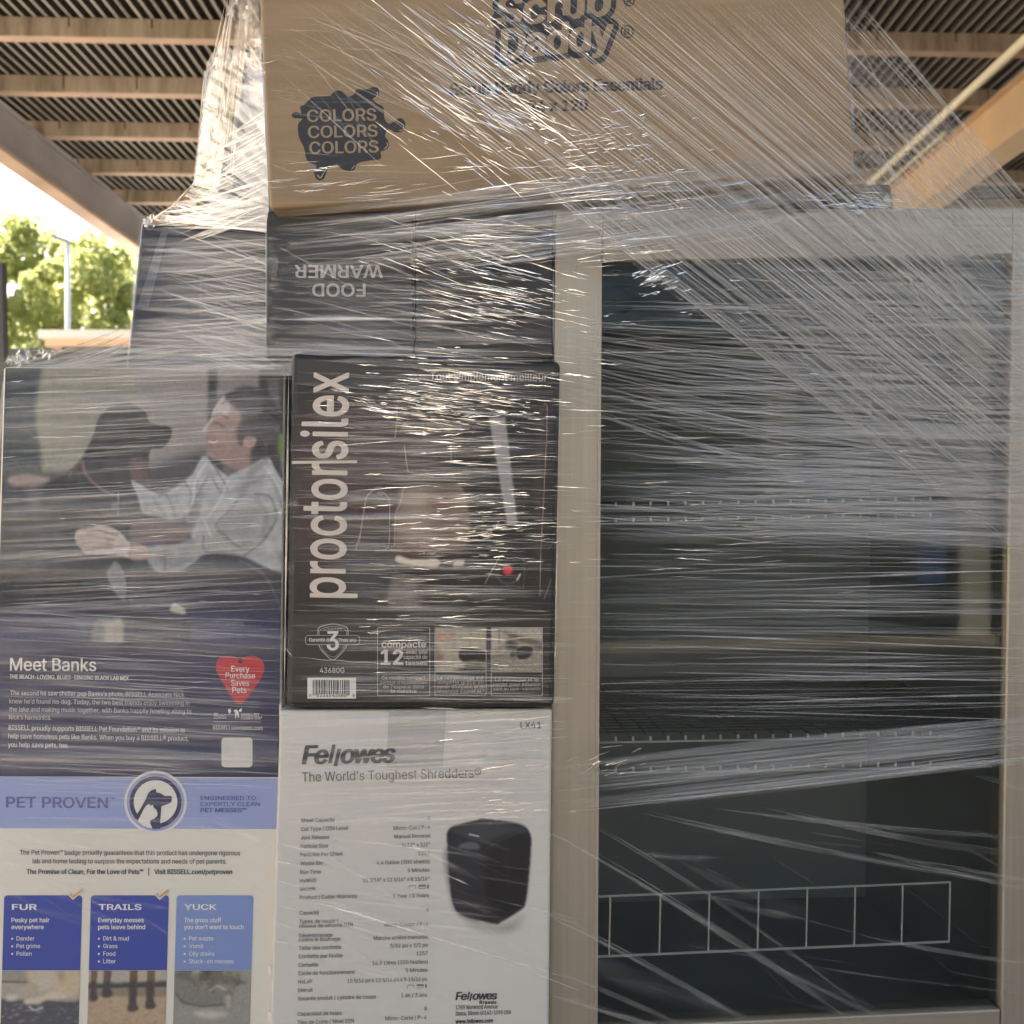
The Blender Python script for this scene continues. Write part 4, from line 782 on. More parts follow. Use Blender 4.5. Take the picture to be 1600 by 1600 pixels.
def cabinet():
    pl = Plane(866, 1.40, 4.0); t = empty('display_cabinet', (0.33, 1.40, 0), 'tall stainless steel display cabinet with a dark glass door and wire shelves', 'cabinet')
    def blk(mb, x0, y0, x1, y1, o0, o1): mb.hexa([pl.at(x0,y0,o0), pl.at(x1,y0,o0), pl.at(x1,y1,o0), pl.at(x0,y1,o0)] + [pl.at(x0,y0,o0)-pl.n*(o0-o1), pl.at(x1,y0,o0)-pl.n*(o0-o1), pl.at(x1,y1,o0)-pl.n*(o0-o1), pl.at(x0,y1,o0)-pl.n*(o0-o1)])
    def quadblk(mb, q, o0, o1):
        a = [pl.at(x, y, o0) for x, y in q]; mb.hexa(a + [p - pl.n*(o0-o1) for p in a])
    TL, TR, BR, BL = (868,331), (1668,326), (1652,1672), (855,1700)            # outer edge of the door
    tl, tr, br, bl = (940,408), (1583,397), (1564,1577), (932.5,1606)          # glass
    mb = MB(); quadblk(mb, [TL, (941,331), (932,1700), BL], 0, -0.035); mb.build('door_stile', M_STEEL, t, 0.0025)
    mb = MB(); quadblk(mb, [(1583,327), TR, BR, (1563.5,1674)], 0, -0.035); mb.build('door_stile', M_STEEL, t, 0.0025)
    mb = MB(); quadblk(mb, [(941.4,331.5), (1582.6,327.5), (1582.2,397), (940.6,408)], -0.0005, -0.034); mb.build('door_rail', M_STEELH, t, 0.0025)
    mb = MB(); quadblk(mb, [(933.2,1606), (1563.4,1577), (1562.6,1674), (932.4,1699)], -0.0005, -0.034); mb.build('door_rail', M_STEELH, t, 0.0025)
    # thin bright lip of the frame round the glass and along the outer edge
    mb = MB(); quadblk(mb, [(935.2,409.4), (940.4,409.4), (933.6,1605), (928.6,1605)], 0.002, 0.0003); quadblk(mb, [(872.6,336), (876.6,336), (864.8,1690), (860.8,1690)], 0.002, 0.0003)
    mb.build('frame_lip', M_STEEL, t)
    # carcase: dark box behind the door
    mb = MB()
    D = 0.62
    def P(p, o): return pl.at(*p) + pl.n*o
    a = [P(TL,-0.036), P(TR,-0.036), P(BR,-0.036), P(BL,-0.036)]; b = [q - pl.n*D for q in a]
    for i in range(4): j = (i+1) % 4; mb.quad(a[i], a[j], b[j], b[i], 1 if i in (0,) else 0)
    mb.quad(*b); mb.build('liner', [M_DARKIN, M_DARKIN], t)
    mb = MB(); u = (pl.at(TR[0], 800)-pl.at(TL[0], 800)).normalized(); up = Vector((0,0,1)); th = 0.012
    mb.hexa([a[0]-u*th+up*th, a[0]-u*0.001+up*th, a[3]-u*0.001, a[3]-u*th, b[0]-u*th+up*th, b[0]-u*0.001+up*th, b[3]-u*0.001, b[3]-u*th])
    mb.hexa([a[1]+u*0.001+up*th, a[1]+u*th+up*th, a[2]+u*th, a[2]+u*0.001, b[1]+u*0.001+up*th, b[1]+u*th+up*th, b[2]+u*th, b[2]+u*0.001])
    mb.hexa([a[0]+up*th, a[1]+up*th, a[1]+up*0.001, a[0]+up*0.001, b[0]+up*th, b[1]+up*th, b[1]+up*0.001, b[0]+up*0.001]); mb.build('shell', M_STEEL, t)
    mb = MB(); q3 = [pl.at(*BL)-pl.n*0.001, pl.at(*BR)-pl.n*0.001]; lo = [Vector((q.x, q.y, 0.0)) for q in q3]; bk = [q-pl.n*0.6 for q in q3+lo]
    mb.hexa([q3[0]-up*.004, q3[1]-up*.004, lo[1], lo[0], bk[0]-up*.004, bk[1]-up*.004, bk[3], bk[2]]); mb.build('base_panel', M_STEELH, t)
    # glass
    g, nt, N, L, bs = nodes('door_glass'); N.remove(bs); tr_ = N.new('ShaderNodeBsdfTransparent'); tr_.inputs[0].default_value = (0.86, 0.88, 0.87, 1)
    gl = N.new('ShaderNodeBsdfGlossy'); gl.inputs['Roughness'].default_value = 0.03; gl.inputs['Color'].default_value = (0.92, 0.90, 0.86, 1); fr = N.new('ShaderNodeFresnel'); fr.inputs[0].default_value = 1.33
    mx = N.new('ShaderNodeMixShader'); L.new(fr.outputs[0], mx.inputs[0]); L.new(tr_.outputs[0], mx.inputs[1]); L.new(gl.outputs[0], mx.inputs[2]); L.new(mx.outputs[0], N['Material Output'].inputs[0])
    mb = MB(); quadblk(mb, [(938,405), (1586,394), (1567,1580), (930,1609)], -0.010, -0.015); mb.build('glass_pane', g, t)
    # shelves: wire rods with clips, and a wire rack near the glass
    def rod(mb, p0, p1, o, r): mb.tube(P(p0, 0)-pl.n*o, P(p1, 0)-pl.n*o, r, 6)
    for (ya, yb, dy, dim) in ((1170, 1158, 50, 1.0), (788, 778, 26, 0.6)):
        mb = MB(); o = 0.06
        for k in (0, 1):
            y0 = ya+k*dy; y1 = yb+k*dy
            rod(mb, (930, y0+6), (1590, y1+6), o, 0.0016)
            for i in range(20):
                x = 945+28.4*i; y = y0+(y1-y0)*(x-945)/600; rod(mb, (x, y-3.5), (x, y+3.2), o-0.002, 0.0019)
        mb.build('shelf_front', M_WIRE, t)
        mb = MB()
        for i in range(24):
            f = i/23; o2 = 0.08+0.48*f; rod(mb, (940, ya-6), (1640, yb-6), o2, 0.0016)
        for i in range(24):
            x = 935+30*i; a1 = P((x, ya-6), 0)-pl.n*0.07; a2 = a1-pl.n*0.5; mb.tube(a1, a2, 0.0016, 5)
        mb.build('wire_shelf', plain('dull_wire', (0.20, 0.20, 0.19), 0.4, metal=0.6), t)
    mb = MB(); o = 0.02
    rod(mb, (925, 1410), (1495.5, 1386.5), o, 0.0017); rod(mb, (925, 1505), (1493.5, 1480.5), o, 0.0019)
    for x in (957, 1036.5, 1114, 1192, 1269, 1345, 1420, 1495): rod(mb, (x+0.5, 1409-0.0412*(x-933)), (x-1.5, 1505-0.043*(x-933)), o, 0.0014)
    mb.build('wire_rack', M_WIRE, t)
cabinet()

# ------------------------------------------------------------------ the clear stretch film wound round the stack
def film_material(name, rough, bump, white, whiten):
    m = bpy.data.materials.new(name); m.use_nodes = True; nt = m.node_tree; N = nt.nodes; L = nt.links; N.remove(N['Principled BSDF'])
    at = N.new('ShaderNodeAttribute'); at.attribute_name = 'film'; at.attribute_type = 'GEOMETRY'
    sp = N.new('ShaderNodeSeparateColor'); L.new(at.outputs['Color'], sp.inputs[0])      # R opacity, G gloss share, B seed
    uv = N.new('ShaderNodeUVMap'); uv.uv_map = 'along'
    su = N.new('ShaderNodeSeparateXYZ'); L.new(uv.outputs[0], su.inputs[0])
    def math_(op, a, b=None, c=None):
        n = N.new('ShaderNodeMath'); n.operation = op; n.use_clamp = False
        for i, q in enumerate((a, b, c)):
            if q is None: continue
            if isinstance(q, (int, float)): n.inputs[i].default_value = q
            else: L.new(q, n.inputs[i])
        return n.outputs[0]
    # soft edge profile over the pleat's width, finer pleats inside it, streaky thickness along it
    e = math_('SUBTRACT', 1.0, math_('POWER', math_('ABSOLUTE', math_('MULTIPLY_ADD', su.outputs[1], 2.0, -1.0)), 2.5))
    cx = N.new('ShaderNodeCombineXYZ'); L.new(math_('MULTIPLY', su.outputs[0], 0.55), cx.inputs[0]); L.new(math_('MULTIPLY', su.outputs[2], 1.0), cx.inputs[1]); L.new(math_('MULTIPLY', sp.outputs[2], 37.0), cx.inputs[2])
    n1 = N.new('ShaderNodeTexNoise'); n1.inputs['Scale'].default_value = 1.0; n1.inputs['Detail'].default_value = 3; L.new(cx.outputs[0], n1.inputs[0])
    r1 = N.new('ShaderNodeMapRange'); r1.inputs['From Min'].default_value = 0.30; r1.inputs['From Max'].default_value = 0.72; r1.inputs['To Min'].default_value = 0.12; r1.inputs['To Max'].default_value = 1.3; L.new(n1.outputs[0], r1.inputs[0])
    r1o = math_('MULTIPLY_ADD', math_('SUBTRACT', r1.outputs[0], 1.0), at.outputs['Alpha'], 1.0)         # alpha: how unevenly the pleat shows along its run
    fac = math_('MINIMUM', math_('MULTIPLY', math_('MULTIPLY', sp.outputs[0], r1o), e), 0.97)
    gl = N.new('ShaderNodeBsdfGlossy'); gl.inputs['Roughness'].default_value = rough; gl.inputs['Color'].default_value = (1, 0.98, 0.95, 1)
    df = N.new('ShaderNodeBsdfDiffuse'); df.inputs['Color'].default_value = (*white, 1)
    tl = N.new('ShaderNodeBsdfTranslucent'); tl.inputs['Color'].default_value = (*white, 1)
    d2 = N.new('ShaderNodeMixShader'); d2.inputs[0].default_value = 0.35; L.new(df.outputs[0], d2.inputs[1]); L.new(tl.outputs[0], d2.inputs[2])
    ms = N.new('ShaderNodeMixShader'); L.new(sp.outputs[1], ms.inputs[0]); L.new(d2.outputs[0], ms.inputs[1]); L.new(gl.outputs[0], ms.inputs[2])
    # crinkles: small waves mostly across the pull of the film
    c3 = N.new('ShaderNodeCombineXYZ'); L.new(math_('MULTIPLY', su.outputs[0], 3.0), c3.inputs[0]); L.new(math_('MULTIPLY', su.outputs[2], 3.0), c3.inputs[1]); L.new(math_('MULTIPLY', sp.outputs[2], 91.0), c3.inputs[2])
    n3 = N.new('ShaderNodeTexNoise'); n3.inputs['Scale'].default_value = 1.0; n3.inputs['Detail'].default_value = 4; L.new(c3.outputs[0], n3.inputs[0])
    bp = N.new('ShaderNodeBump'); bp.inputs['Strength'].default_value = bump; bp.inputs['Distance'].default_value = 0.002; L.new(n3.outputs[0], bp.inputs['Height']); L.new(bp.outputs[0], gl.inputs['Normal'])
    tp = N.new('ShaderNodeBsdfTransparent'); mx = N.new('ShaderNodeMixShader')
    L.new(fac, mx.inputs[0]); L.new(tp.outputs[0], mx.inputs[1]); L.new(ms.outputs[0], mx.inputs[2]); L.new(mx.outputs[0], N['Material Output'].inputs[0])
    return m
M_FILM = film_material('stretch_film', 0.16, 0.5, (0.84, 0.81, 0.76), 0.5)
M_GLINT = film_material('stretch_film_taut', 0.05, 0.9, (0.85, 0.83, 0.78), 0.5)

def ray(px, py, Y): return Vector(((px-800)*Y/F, Y, CAMZ-(py-800)*Y/F))

class Film:
    def __init__(s): s.v = []; s.f = []; s.uv = []; s.c = []
    def rib(s, p0, p1, w, op, gloss=0.45, Y0=1.325, Y1=None, bulge=0.35, bend=0.0, taper=1.0, wob=0.0, n=14, tilt=0.0, mid=None, var=1.0):
        """one pleat of film from p0 to p1 (photograph pixels, at distances Y0 and Y1), w pixels wide, bowed across its width"""
        Y1 = Y0 if Y1 is None else Y1
        if mid is not None: n = max(n, 24)
        ln = math.hypot(p1[0]-p0[0], p1[1]-p0[1]); uo = rng.uniform(0, 50); vo = rng.uniform(0, 50); sd = rng.random(); ph = rng.uniform(0, 6.28); fq = rng.uniform(1.5, 4)
        k = len(s.v); dy = rng.uniform(-0.004, 0.004); flow = rng.uniform(-1, 1)
        dx, dyy = (p1[0]-p0[0])/ln, (p1[1]-p0[1])/ln; nx, ny = -dyy, dx
        for i in range(n+1):
            t = i/n; Y = Y0+(Y1-Y0)*t+dy
            bx = 4*t*(1-t)*bend + wob*math.sin(ph+fq*t*6.28)
            x = p0[0]+(p1[0]-p0[0])*t+nx*bx; y = p0[1]+(p1[1]-p0[1])*t+ny*bx
            tw = (1-taper) + taper*min(1, 4*t, 4*(1-t))
            h = w/2*tw*(1+0.25*math.sin(ph*2+t*9))
            bz = bulge*w*Y/F*tw; tz = tilt*w*Y/F
            a = ray(x-nx*h, y-ny*h, Y-tz); m = ray(x, y, Y-bz); b = ray(x+nx*h, y+ny*h, Y+tz)
            s.v += [a, m, b]; uu = uo+t*ln/60
            s.uv += [(uu, 0.0), (uu, 0.5), (uu, 1.0)]; s.c += [(op, gloss, sd, var)]*3
            if i:
                q = k+3*i; s.f += [(q-3, q-2, q+1, q), (q-2, q-1, q+2, q+1)]
    def sheet(s, left, right, Yl, Yr, op, gloss, nu=30, nv=60, pleat=0.006, freq=9):
        """a free sheet of film between two edges, gathered into pleats that run from edge to edge"""
        A = crom(left, 12, False); B = crom(right, 12, False)
        def at(P, t): q = t*(len(P)-1); i = min(int(q), len(P)-2); f = q-i; return (P[i][0]*(1-f)+P[i+1][0]*f, P[i][1]*(1-f)+P[i+1][1]*f)
        k = len(s.v); sd = rng.random()
        for j in range(nv+1):
            t = j/nv; a = at(A, t); b = at(B, t)
            for i in range(nu+1):
                u = i/nu; x = a[0]+(b[0]-a[0])*u; y = a[1]+(b[1]-a[1])*u
                h = mnoise.noise(Vector((u*1.2, t*freq*3, 3)))+0.5*mnoise.noise(Vector((u*3, t*freq*8, 9)))+0.5*mnoise.noise(Vector((u*7, t*freq*2, 5)))
                Y = (Yl(t) if callable(Yl) else Yl)*(1-u)+Yr*u + h*pleat*math.sin(math.pi*min(1, u*1.0+0.15))
                s.v.append(ray(x, y, Y)); s.uv.append((u*4, 0.5)); s.c.append((op, gloss, (sd+t*0.8) % 1, 0.75))
        for j in range(nv):
            for i in range(nu): q = k+j*(nu+1)+i; s.f.append((q, q+1, q+nu+2, q+nu+1))
    def build(s, name, mat, parent, label=None):
        me = bpy.data.meshes.new(name); me.from_pydata([tuple(v) for v in s.v], [], s.f)
        ca = me.color_attributes.new('film', 'FLOAT_COLOR', 'POINT'); ca.data.foreach_set('color', np.array(s.c, float).ravel())
        ul = me.uv_layers.new(name='along'); li = np.empty(len(me.loops), int); me.loops.foreach_get('vertex_index', li)
        # third coordinate of the streak field: position across, so that neighbouring pleats differ
        ul.data.foreach_set('uv', np.array(s.uv, float)[li].ravel()); me.update()
        o = link(name, me, mat, parent, True)
        if label: o['label'] = label
        return o

U = rng.uniform
def wrap():
    t = empty('stretch_wrap', (0, 1.33, 0), 'clear plastic stretch film wound in pleats round the whole stack of cartons and the cabinet', 'stretch film')
    def yR(x): return 1.322 + max(0, (x-870))*0.00010                         # the film follows the front, receding to the right
    # --- level turns round the cartons at the left and the middle
    f = Film()
    for i in range(46): y = U(570, 1215); f.rib((-60, y+U(-6, 6)), (U(380, 470), y+U(-14, 10)), U(20, 50), U(0.03, 0.08), 0.35, 1.341, wob=U(0, 2), taper=0.2, n=18)  # wide milky film bands, also standing in for lens haze
    for i in range(300):                                                      # over the pet carton: fine level pleats
        y = U(585, 1225); sl = (-0.055 if y < 960 else 0.045)+U(-0.03, 0.03); x0 = U(-40, 200); x1 = x0+U(120, 480)
        x1 = min(x1, 470); f.rib((x0, y-sl*220+sl*x0), (x1, y-sl*220+sl*x1), U(0.9, 2.8), U(0.14, 0.40), 0.4, 1.335, wob=U(0, 1.0))
    for i in range(90):                                                       # broad veils there
        y = U(580, 1215); sl = (-0.05 if y < 960 else 0.04)+U(-0.02, 0.02); f.rib((-40, y-sl*220-sl*40), (U(300, 470), y+sl*150), U(5, 16), U(0.04, 0.13), 0.45, 1.338, wob=U(0, 2))
    for i in range(26):
        y = U(1215, 1300); f.rib((U(-40, 120), y), (U(220, 460), y+U(-4, 10)), U(1.5, 6), U(0.06, 0.16), 0.4, 1.338)
    for i in range(330):                                                      # over the coffee maker carton
        y = U(560, 1100); sl = (0.05 if y < 660 else 0.0)+U(-0.02, 0.035); x0 = U(440, 700); x1 = min(x0+U(80, 420), 900)
        f.rib((x0, y), (x1, y+sl*(x1-x0)), U(0.8, 2.6), U(0.10, 0.40), 0.5, 1.318, wob=U(0, 0.9))
    for i in range(60):
        y = U(555, 1100); f.rib((U(430, 520), y), (U(700, 890), y+U(-3, 12)), U(6, 20), U(0.05, 0.15), 0.5, 1.322, wob=U(0, 2))
    for i in range(60):                                                       # upper half of the shredder carton, rising to the right
        y = U(1120, 1310); f.rib((U(430, 640), y), (U(720, 900), y-U(2, 22)), U(1.5, 9), U(0.05, 0.22), 0.45, 1.325, wob=U(0, 1))
    for i in range(26):
        y = U(1120, 1290); f.rib((430, y+U(0, 14)), (880, y-U(5, 25)), U(8, 26), U(0.04, 0.10), 0.5, 1.327)
    f.build('level_turns', M_FILM, t)
    # --- crossing turns over the upper cartons
    f = Film()
    for i in range(26): y = U(362, 600); f.rib((222-(y-346)*0.1, y+U(-4, 4)), (U(420, 440), y+U(-10, 10)), U(14, 34), U(0.03, 0.08), 0.35, 1.60, 1.39, taper=0.3, n=18)  # wide pale bands: film layers, whitened further to imitate lens haze
    for i in range(110):
        y = U(348, 560); x0 = U(222, 330); f.rib((x0, y), (U(420, 640), y+U(40, 150)*0.75), U(0.9, 2.8), U(0.14, 0.42), 0.4, 1.56, 1.375, var=0.6)
    for i in range(60):
        y = U(380, 600); f.rib((U(224-(y-346)*0.1, 270), y), (U(420, 880), y-U(5, 45)), U(0.9, 3.0), U(0.14, 0.42), 0.4, 1.57, 1.375, var=0.6)
    for i in range(46):
        y = U(350, 600); f.rib((224-(y-346)*0.1, y), (U(410, 520), y+U(-12, 25)), U(5, 16), U(0.05, 0.14), 0.45, 1.58, 1.38)
    for i in range(80):
        y = U(330, 560); x0 = U(415, 640); f.rib((x0, y), (x0+U(120, 320), y+U(-20, 70)), U(1.2, 4), U(0.10, 0.36), 0.45, 1.378)
    for i in range(34):
        y = U(335, 560); f.rib((415, y), (870, y+U(-18, 30)), U(6, 18), U(0.04, 0.11), 0.5, 1.381)
    f.rib((250, 512), (880, 494), 11, 0.95, 0.35, 1.52, 1.372, bend=-9); f.rib((430, 500), (760, 507), 9, 0.9, 0.35, 1.375, bend=-5)
    for i in range(40):                                                       # over the top edge of the coffee maker carton
        y = U(528, 585); f.rib((U(30, 300), y-U(-20, 24)), (U(520, 900), y+U(-4, 14)), U(1.5, 9), U(0.10, 0.30), 0.45, 1.36, 1.345)
    for i in range(26):                                                       # gathered folds along the top of the pet carton
        f.rib((U(0, 120), U(568, 590)), (U(190, 330), U(530, 600)), U(2, 8), U(0.15, 0.5), 0.5, 1.38, 1.5, bend=U(-4, 4))
    for i in range(34): q = U(0, 1); f.rib((12+150*q, 571-4*q), (201-8*q, 505+60*q), U(1.2, 6), U(0.18, 0.48), 0.42, 1.375, 1.57, bend=U(2, 10))
    for i in range(9): f.rib((U(60, 90), U(572, 576)), (205, U(520, 560)), U(2, 4), U(0.5, 0.8), 0.5, 1.40, 1.55, bend=U(2, 9))
    f.build('crossing_turns', M_FILM, t)
    # --- the wide fan of pleats from the kraft carton down to the right
    f = Film()
    for i in range(260):
        q = ((i+U(-0.3, 0.3))/260)**0.95 if i % 3 else U(0, 1); sx = 430+900*q; ex, ey = 1640, 905-560*q+U(-8, 8)
        a = U(0, 0.25) if rng.random() < 0.45 else 0.0; b = U(0.6, 1.0) if rng.random() < 0.35 else 1.0
        p0 = (sx+(ex-sx)*a, -15+(ey+15)*a); p1 = (sx+(ex-sx)*b, -15+(ey+15)*b)
        f.rib(p0, p1, rng.choice((U(0.8, 1.6), U(1.2, 3.4))), U(0.22, 0.62), 0.36, 1.318, 1.318+0.065*b, n=22, var=0.45)
    for i in range(46):
        q = U(0, 1); sx = 430+900*q; ey = 905-560*q+U(-10, 10); f.rib((sx, -15), (1640, ey), U(5, 12), U(0.03, 0.09), 0.45, 1.32, 1.385, n=22)
    for i in range(90):
        q = U(0, 1); sx = 430+900*q; ey = 905-560*q; a = U(0.30, 0.6); f.rib((sx+(1640-sx)*a, -15+(ey+15)*a), (1640, ey+U(-10, 10)), U(0.8, 2.4), U(0.25, 0.62), 0.34, 1.34, 1.385, n=18, var=0.4)
    for i in range(34):                                                       # steeper strands bridging from the carton's corner to the cabinet
        x0 = U(1325, 1340); y0 = U(30, 290); f.rib((x0, y0), (x0+U(170, 300), y0+U(250, 420)), U(0.8, 1.9), U(0.25, 0.6), 0.35, 1.335, 1.385, var=0.4)
    for i in range(40): x0 = U(430, 640); y0 = U(-10, 120); f.rib((x0, y0), (x0+U(90, 260), y0+U(70, 190)), U(1.2, 3.4), U(0.15, 0.4), 0.4, 1.335)
    for i in range(40): y = U(20, 320); f.rib((U(406, 440), y), (U(480, 800), y+U(-14, 30)), U(1, 3), U(0.06, 0.2), 0.4, 1.338)
    f.build('fan_of_pleats', M_FILM, t)
    # --- turns rising to the right below the kraft carton, with a rolled lower edge
    f = Film()
    for i in range(70):
        y = U(305, 405); x0 = U(420, 900); x1 = U(1000, 1400); f.rib((x0, y+12), (x1, y-0.09*(x1-x0)-U(0, 30)), U(1.2, 6), U(0.14, 0.42), 0.42, 1.335, 1.36)
    for i in range(20): y = U(300, 400); f.rib((430, y+30), (1400, y-62), U(10, 26), U(0.07, 0.18), 0.5, 1.34, 1.365)
    f.rib((640, 425), (1400, 311), 3.0, 0.8, 0.4, 1.33, 1.36, bend=10, n=30); f.rib((640, 417), (1400, 308), 5.0, 0.5, 0.5, 1.331, 1.361, bend=10, n=30)
    for i in range(10): f.rib((650, 424-3*i), (1130, 362-4*i+U(-4, 4)), U(1.5, 3), U(0.3, 0.6), 0.5, 1.332, 1.355, bend=6)
    for i in range(14): f.rib((U(1200, 1400), U(310, 325)), (1640, U(288, 345)), U(1.2, 3), U(0.15, 0.45), 0.4, 1.36, 1.40, bend=U(-2, 6))
    f.build('rising_turns', M_FILM, t)
    # --- level turns over the glass door
    f = Film()
    for i in range(560):                                                      # dense milky field at the upper right
        y = 400+430*U(0, 1)**0.8; x0 = U(880, 1350); x1 = min(x0+U(120, 620), 1650); f.rib((x0, y), (x1, y+(x1-x0)*U(-0.02, 0.11)), rng.choice((U(0.8, 1.8), U(1.2, 3.6))), U(0.18, 0.55), 0.38, yR(x0), yR(x1), wob=U(0, 1.5), var=0.8)
    for i in range(130):
        y = U(420, 840); x0 = U(1080, 1350); f.rib((x0, y), (1650, y+U(-10, 40)), U(6, 20), U(0.05, 0.13), 0.36, yR(x0)+0.004, yR(1650)+0.004, wob=U(0, 3))
    for i in range(60):
        y = U(330, 400); x0 = U(1080, 1350); f.rib((x0, y), (1650, y+U(-14, 30)), U(2, 12), U(0.10, 0.26), 0.38, yR(x0)+0.004, yR(1650)+0.004, wob=U(0, 2))
    for i in range(110):
        y = U(395, 830); x0 = U(1100, 1420); f.rib((x0, y), (1650, y+U(-16, 26)), U(2.5, 9), U(0.16, 0.38), 0.36, yR(x0), yR(1650), wob=U(0, 2.5), var=0.8)
    for i in range(60):                                                       # fan from the middle carton, falling to the right
        q = U(0, 1); f.rib((860, 500+130*q), (U(1200, 1640), 560+230*q), U(1.3, 4), U(0.14, 0.4), 0.4, 1.325, 1.385, bend=U(-4, 8))
    for i in range(210):                                                      # middle of the door
        y = U(700, 1120); x0 = U(860, 1250); x1 = min(x0+U(160, 800), 1650); f.rib((x0, y), (x1, y+(x1-x0)*U(-0.03, 0.035)), U(0.8, 2.8), U(0.14, 0.5)*(1 if y < 900 else 0.8), 0.42, yR(x0), yR(x1), bend=U(-3, 3), var=0.7)
    for i in range(60):
        y = U(700, 1010); f.rib((U(860, 1000), y), (U(1250, 1650), y+U(-12, 20)), U(5, 16), U(0.03, 0.09), 0.45, 1.33, 1.395)
    for (a, b, w_, o) in (((985,990),(1640,1016),3.2,0.7), ((975,1008),(1640,1030),3,0.6), ((990,1049),(1640,1066),2.6,0.6), ((940,1064),(1640,1062),2.6,0.55), ((1120,912),(1600,890),3.6,0.7), ((1115,952),(1640,962),2.6,0.55), ((1190,1037),(1480,1043),3.6,0.6), ((1190,1098),(1640,1085),4,0.6), ((860,908),(1250,885),2.6,0.5), ((1050,925),(1640,905),2.4,0.5)):
        f.rib(a, b, w_, o, 0.38, yR(a[0]), yR(b[0]), bend=U(-3, 3), n=24)
    for i in range(60):                                                       # the gathered band rising to the right under the shelf
        q = U(0, 1); f.rib((U(860, 1000), 1190+78*q), (1650, 1115+72*q), U(1.2, 5), U(0.12, 0.38), 0.42, 1.33, 1.39, bend=U(-3, 6), n=20)
    for i in range(24): q = U(0, 1); f.rib((860, 1195+70*q), (1650, 1115+72*q), U(8, 18), U(0.04, 0.09), 0.45, 1.334, 1.394)
    f.rib((860, 1272), (1650, 1176), 2.6, 0.7, 0.4, 1.33, 1.388, bend=2, n=24)
    f.build('door_turns', M_FILM, t)
    # --- the few loose pleats that fall to the right at the bottom
    f = Film()
    for (a, b, w_, o, bd) in (((985,1266),(1640,1388),7,0.50,8), ((1110,1262),(1640,1312),6,0.42,6), ((1180,1258),(1640,1345),7,0.38,8), ((870,1306),(1345,1605),10,0.52,-8), ((900,1276),(1380,1600),4,0.36,-12), ((850,1428),(1190,1610),8,0.50,-4), ((850,1510),(1090,1612),6,0.40,0), ((850,1552),(1075,1620),8,0.5,0), ((1140,1480),(1420,1612),4,0.34,0), ((1340,1460),(1640,1510),6,0.40,5), ((985,1330),(1130,1340),7,0.32,5), ((1060,1345),(1270,1430),16,0.18,6), ((1100,1395),(1260,1434),10,0.20,8), ((1380,1338),(1640,1400),4,0.42,0), ((1450,1350),(1640,1382),4,0.36,0), ((1360,1330),(1480,1352),3,0.42,3), ((930,1525),(1180,1590),20,0.10,0), ((860,1480),(1200,1605),26,0.10,0), ((1180,1500),(1420,1600),24,0.10,4), ((1520,1210),(1640,1246),5,0.35,2)):
        o *= 0.62; f.rib(a, b, w_, o, 0.36, 1.34, 1.39, bend=bd, n=24)
        f.rib((a[0]+6, a[1]-w_*0.55), (b[0], b[1]-w_*0.55), 1.6, min(0.9, o*1.4), 0.36, 1.339, 1.389, bend=bd, n=24); f.rib((a[0]+12, a[1]+w_*0.6), (b[0], b[1]+w_*0.6), 1.4, o, 0.36, 1.339, 1.389, bend=bd, n=24)
    for i in range(22): x0 = U(880, 1500); y0 = U(1270, 1560); f.rib((x0, y0), (x0+U(120, 420), y0+U(30, 150)), U(1.5, 5), U(0.06, 0.20), 0.4, 1.345, 1.385)
    for (a, b, w_, o) in (((440,1318),(640,1400),5,0.2), ((445,1395),(900,1532),4,0.55), ((470,1396),(905,1540),2,0.4), ((440,1320),(520,1335),3,0.6), ((430,1345),(460,1352),4,0.7), ((430,1375),(500,1395),3,0.6), ((430,1415),(480,1425),4,0.7), ((430,1440),(465,1455),4,0.7), ((430,1470),(460,1478),4,0.6), ((690,1364),(736,1384),3,0.55), ((835,1520),(905,1548),3,0.6), ((840,1424),(905,1445),3,0.5), ((840,1295),(905,1322),2.6,0.5)):
        f.rib(a, b, w_, o, 0.4, 1.33); 
    for i in range(40): x0 = U(430, 800); y0 = U(1290, 1520); f.rib((x0, y0), (x0+U(60, 260), y0+U(15, 80)), U(2, 14), U(0.04, 0.13), 0.45, 1.332)
    for i in range(36): x0 = U(-30, 330); y0 = U(1270, 1420); f.rib((x0, y0), (x0+U(60, 260), y0+U(15, 90)), U(2, 16), U(0.03, 0.10), 0.45, 1.338)
    f.build('loose_pleats', M_FILM, t)
    # --- taut glossy wrinkles that catch the light of the sunlit yard
    f = Film()
    def spark(n, cx, cy, sx, sy, slope, ln, w_, Y, op=(0.5, 0.95), til=(-0.04, 0.15)):
        for i in range(int(n*1.5)):
            x = rng.gauss(cx, sx); y = rng.gauss(cy, sy); l = U(*ln); s_ = slope+rng.gauss(0, 0.05); l *= U(0.35, 1.0); f.rib((x-l/2, y-s_*l/2), (x+l/2, y+s_*l/2), 0.62*U(*w_), U(*op)*2.4, U(0.75, 0.95), Y+U(-.003, .003), n=8, bulge=U(0.03, 0.14), tilt=U(*til), wob=U(0, 0.8))
    spark(80, 770, 470, 70, 34, 0.22, (14, 110), (0.9, 2.2), 1.36); spark(30, 720, 400, 60, 26, 0.35, (30, 120), (1, 2.2), 1.36); spark(26, 760, 365, 70, 10, 0.07, (40, 150), (1, 2.6), 1.36)
    spark(120, 690, 640, 75, 16, 0.12, (10, 80), (0.8, 2.0), 1.305); spark(50, 720, 590, 90, 22, 0.10, (20, 110), (0.9, 2.4), 1.305)
    spark(40, 740, 700, 80, 40, 0.0, (24, 140), (0.9, 2.8), 1.305); spark(80, 765, 815, 55, 26, -0.02, (10, 80), (0.8, 2.2), 1.305); spark(36, 720, 890, 80, 50, 0.0, (20, 90), (0.9, 2.4), 1.305)
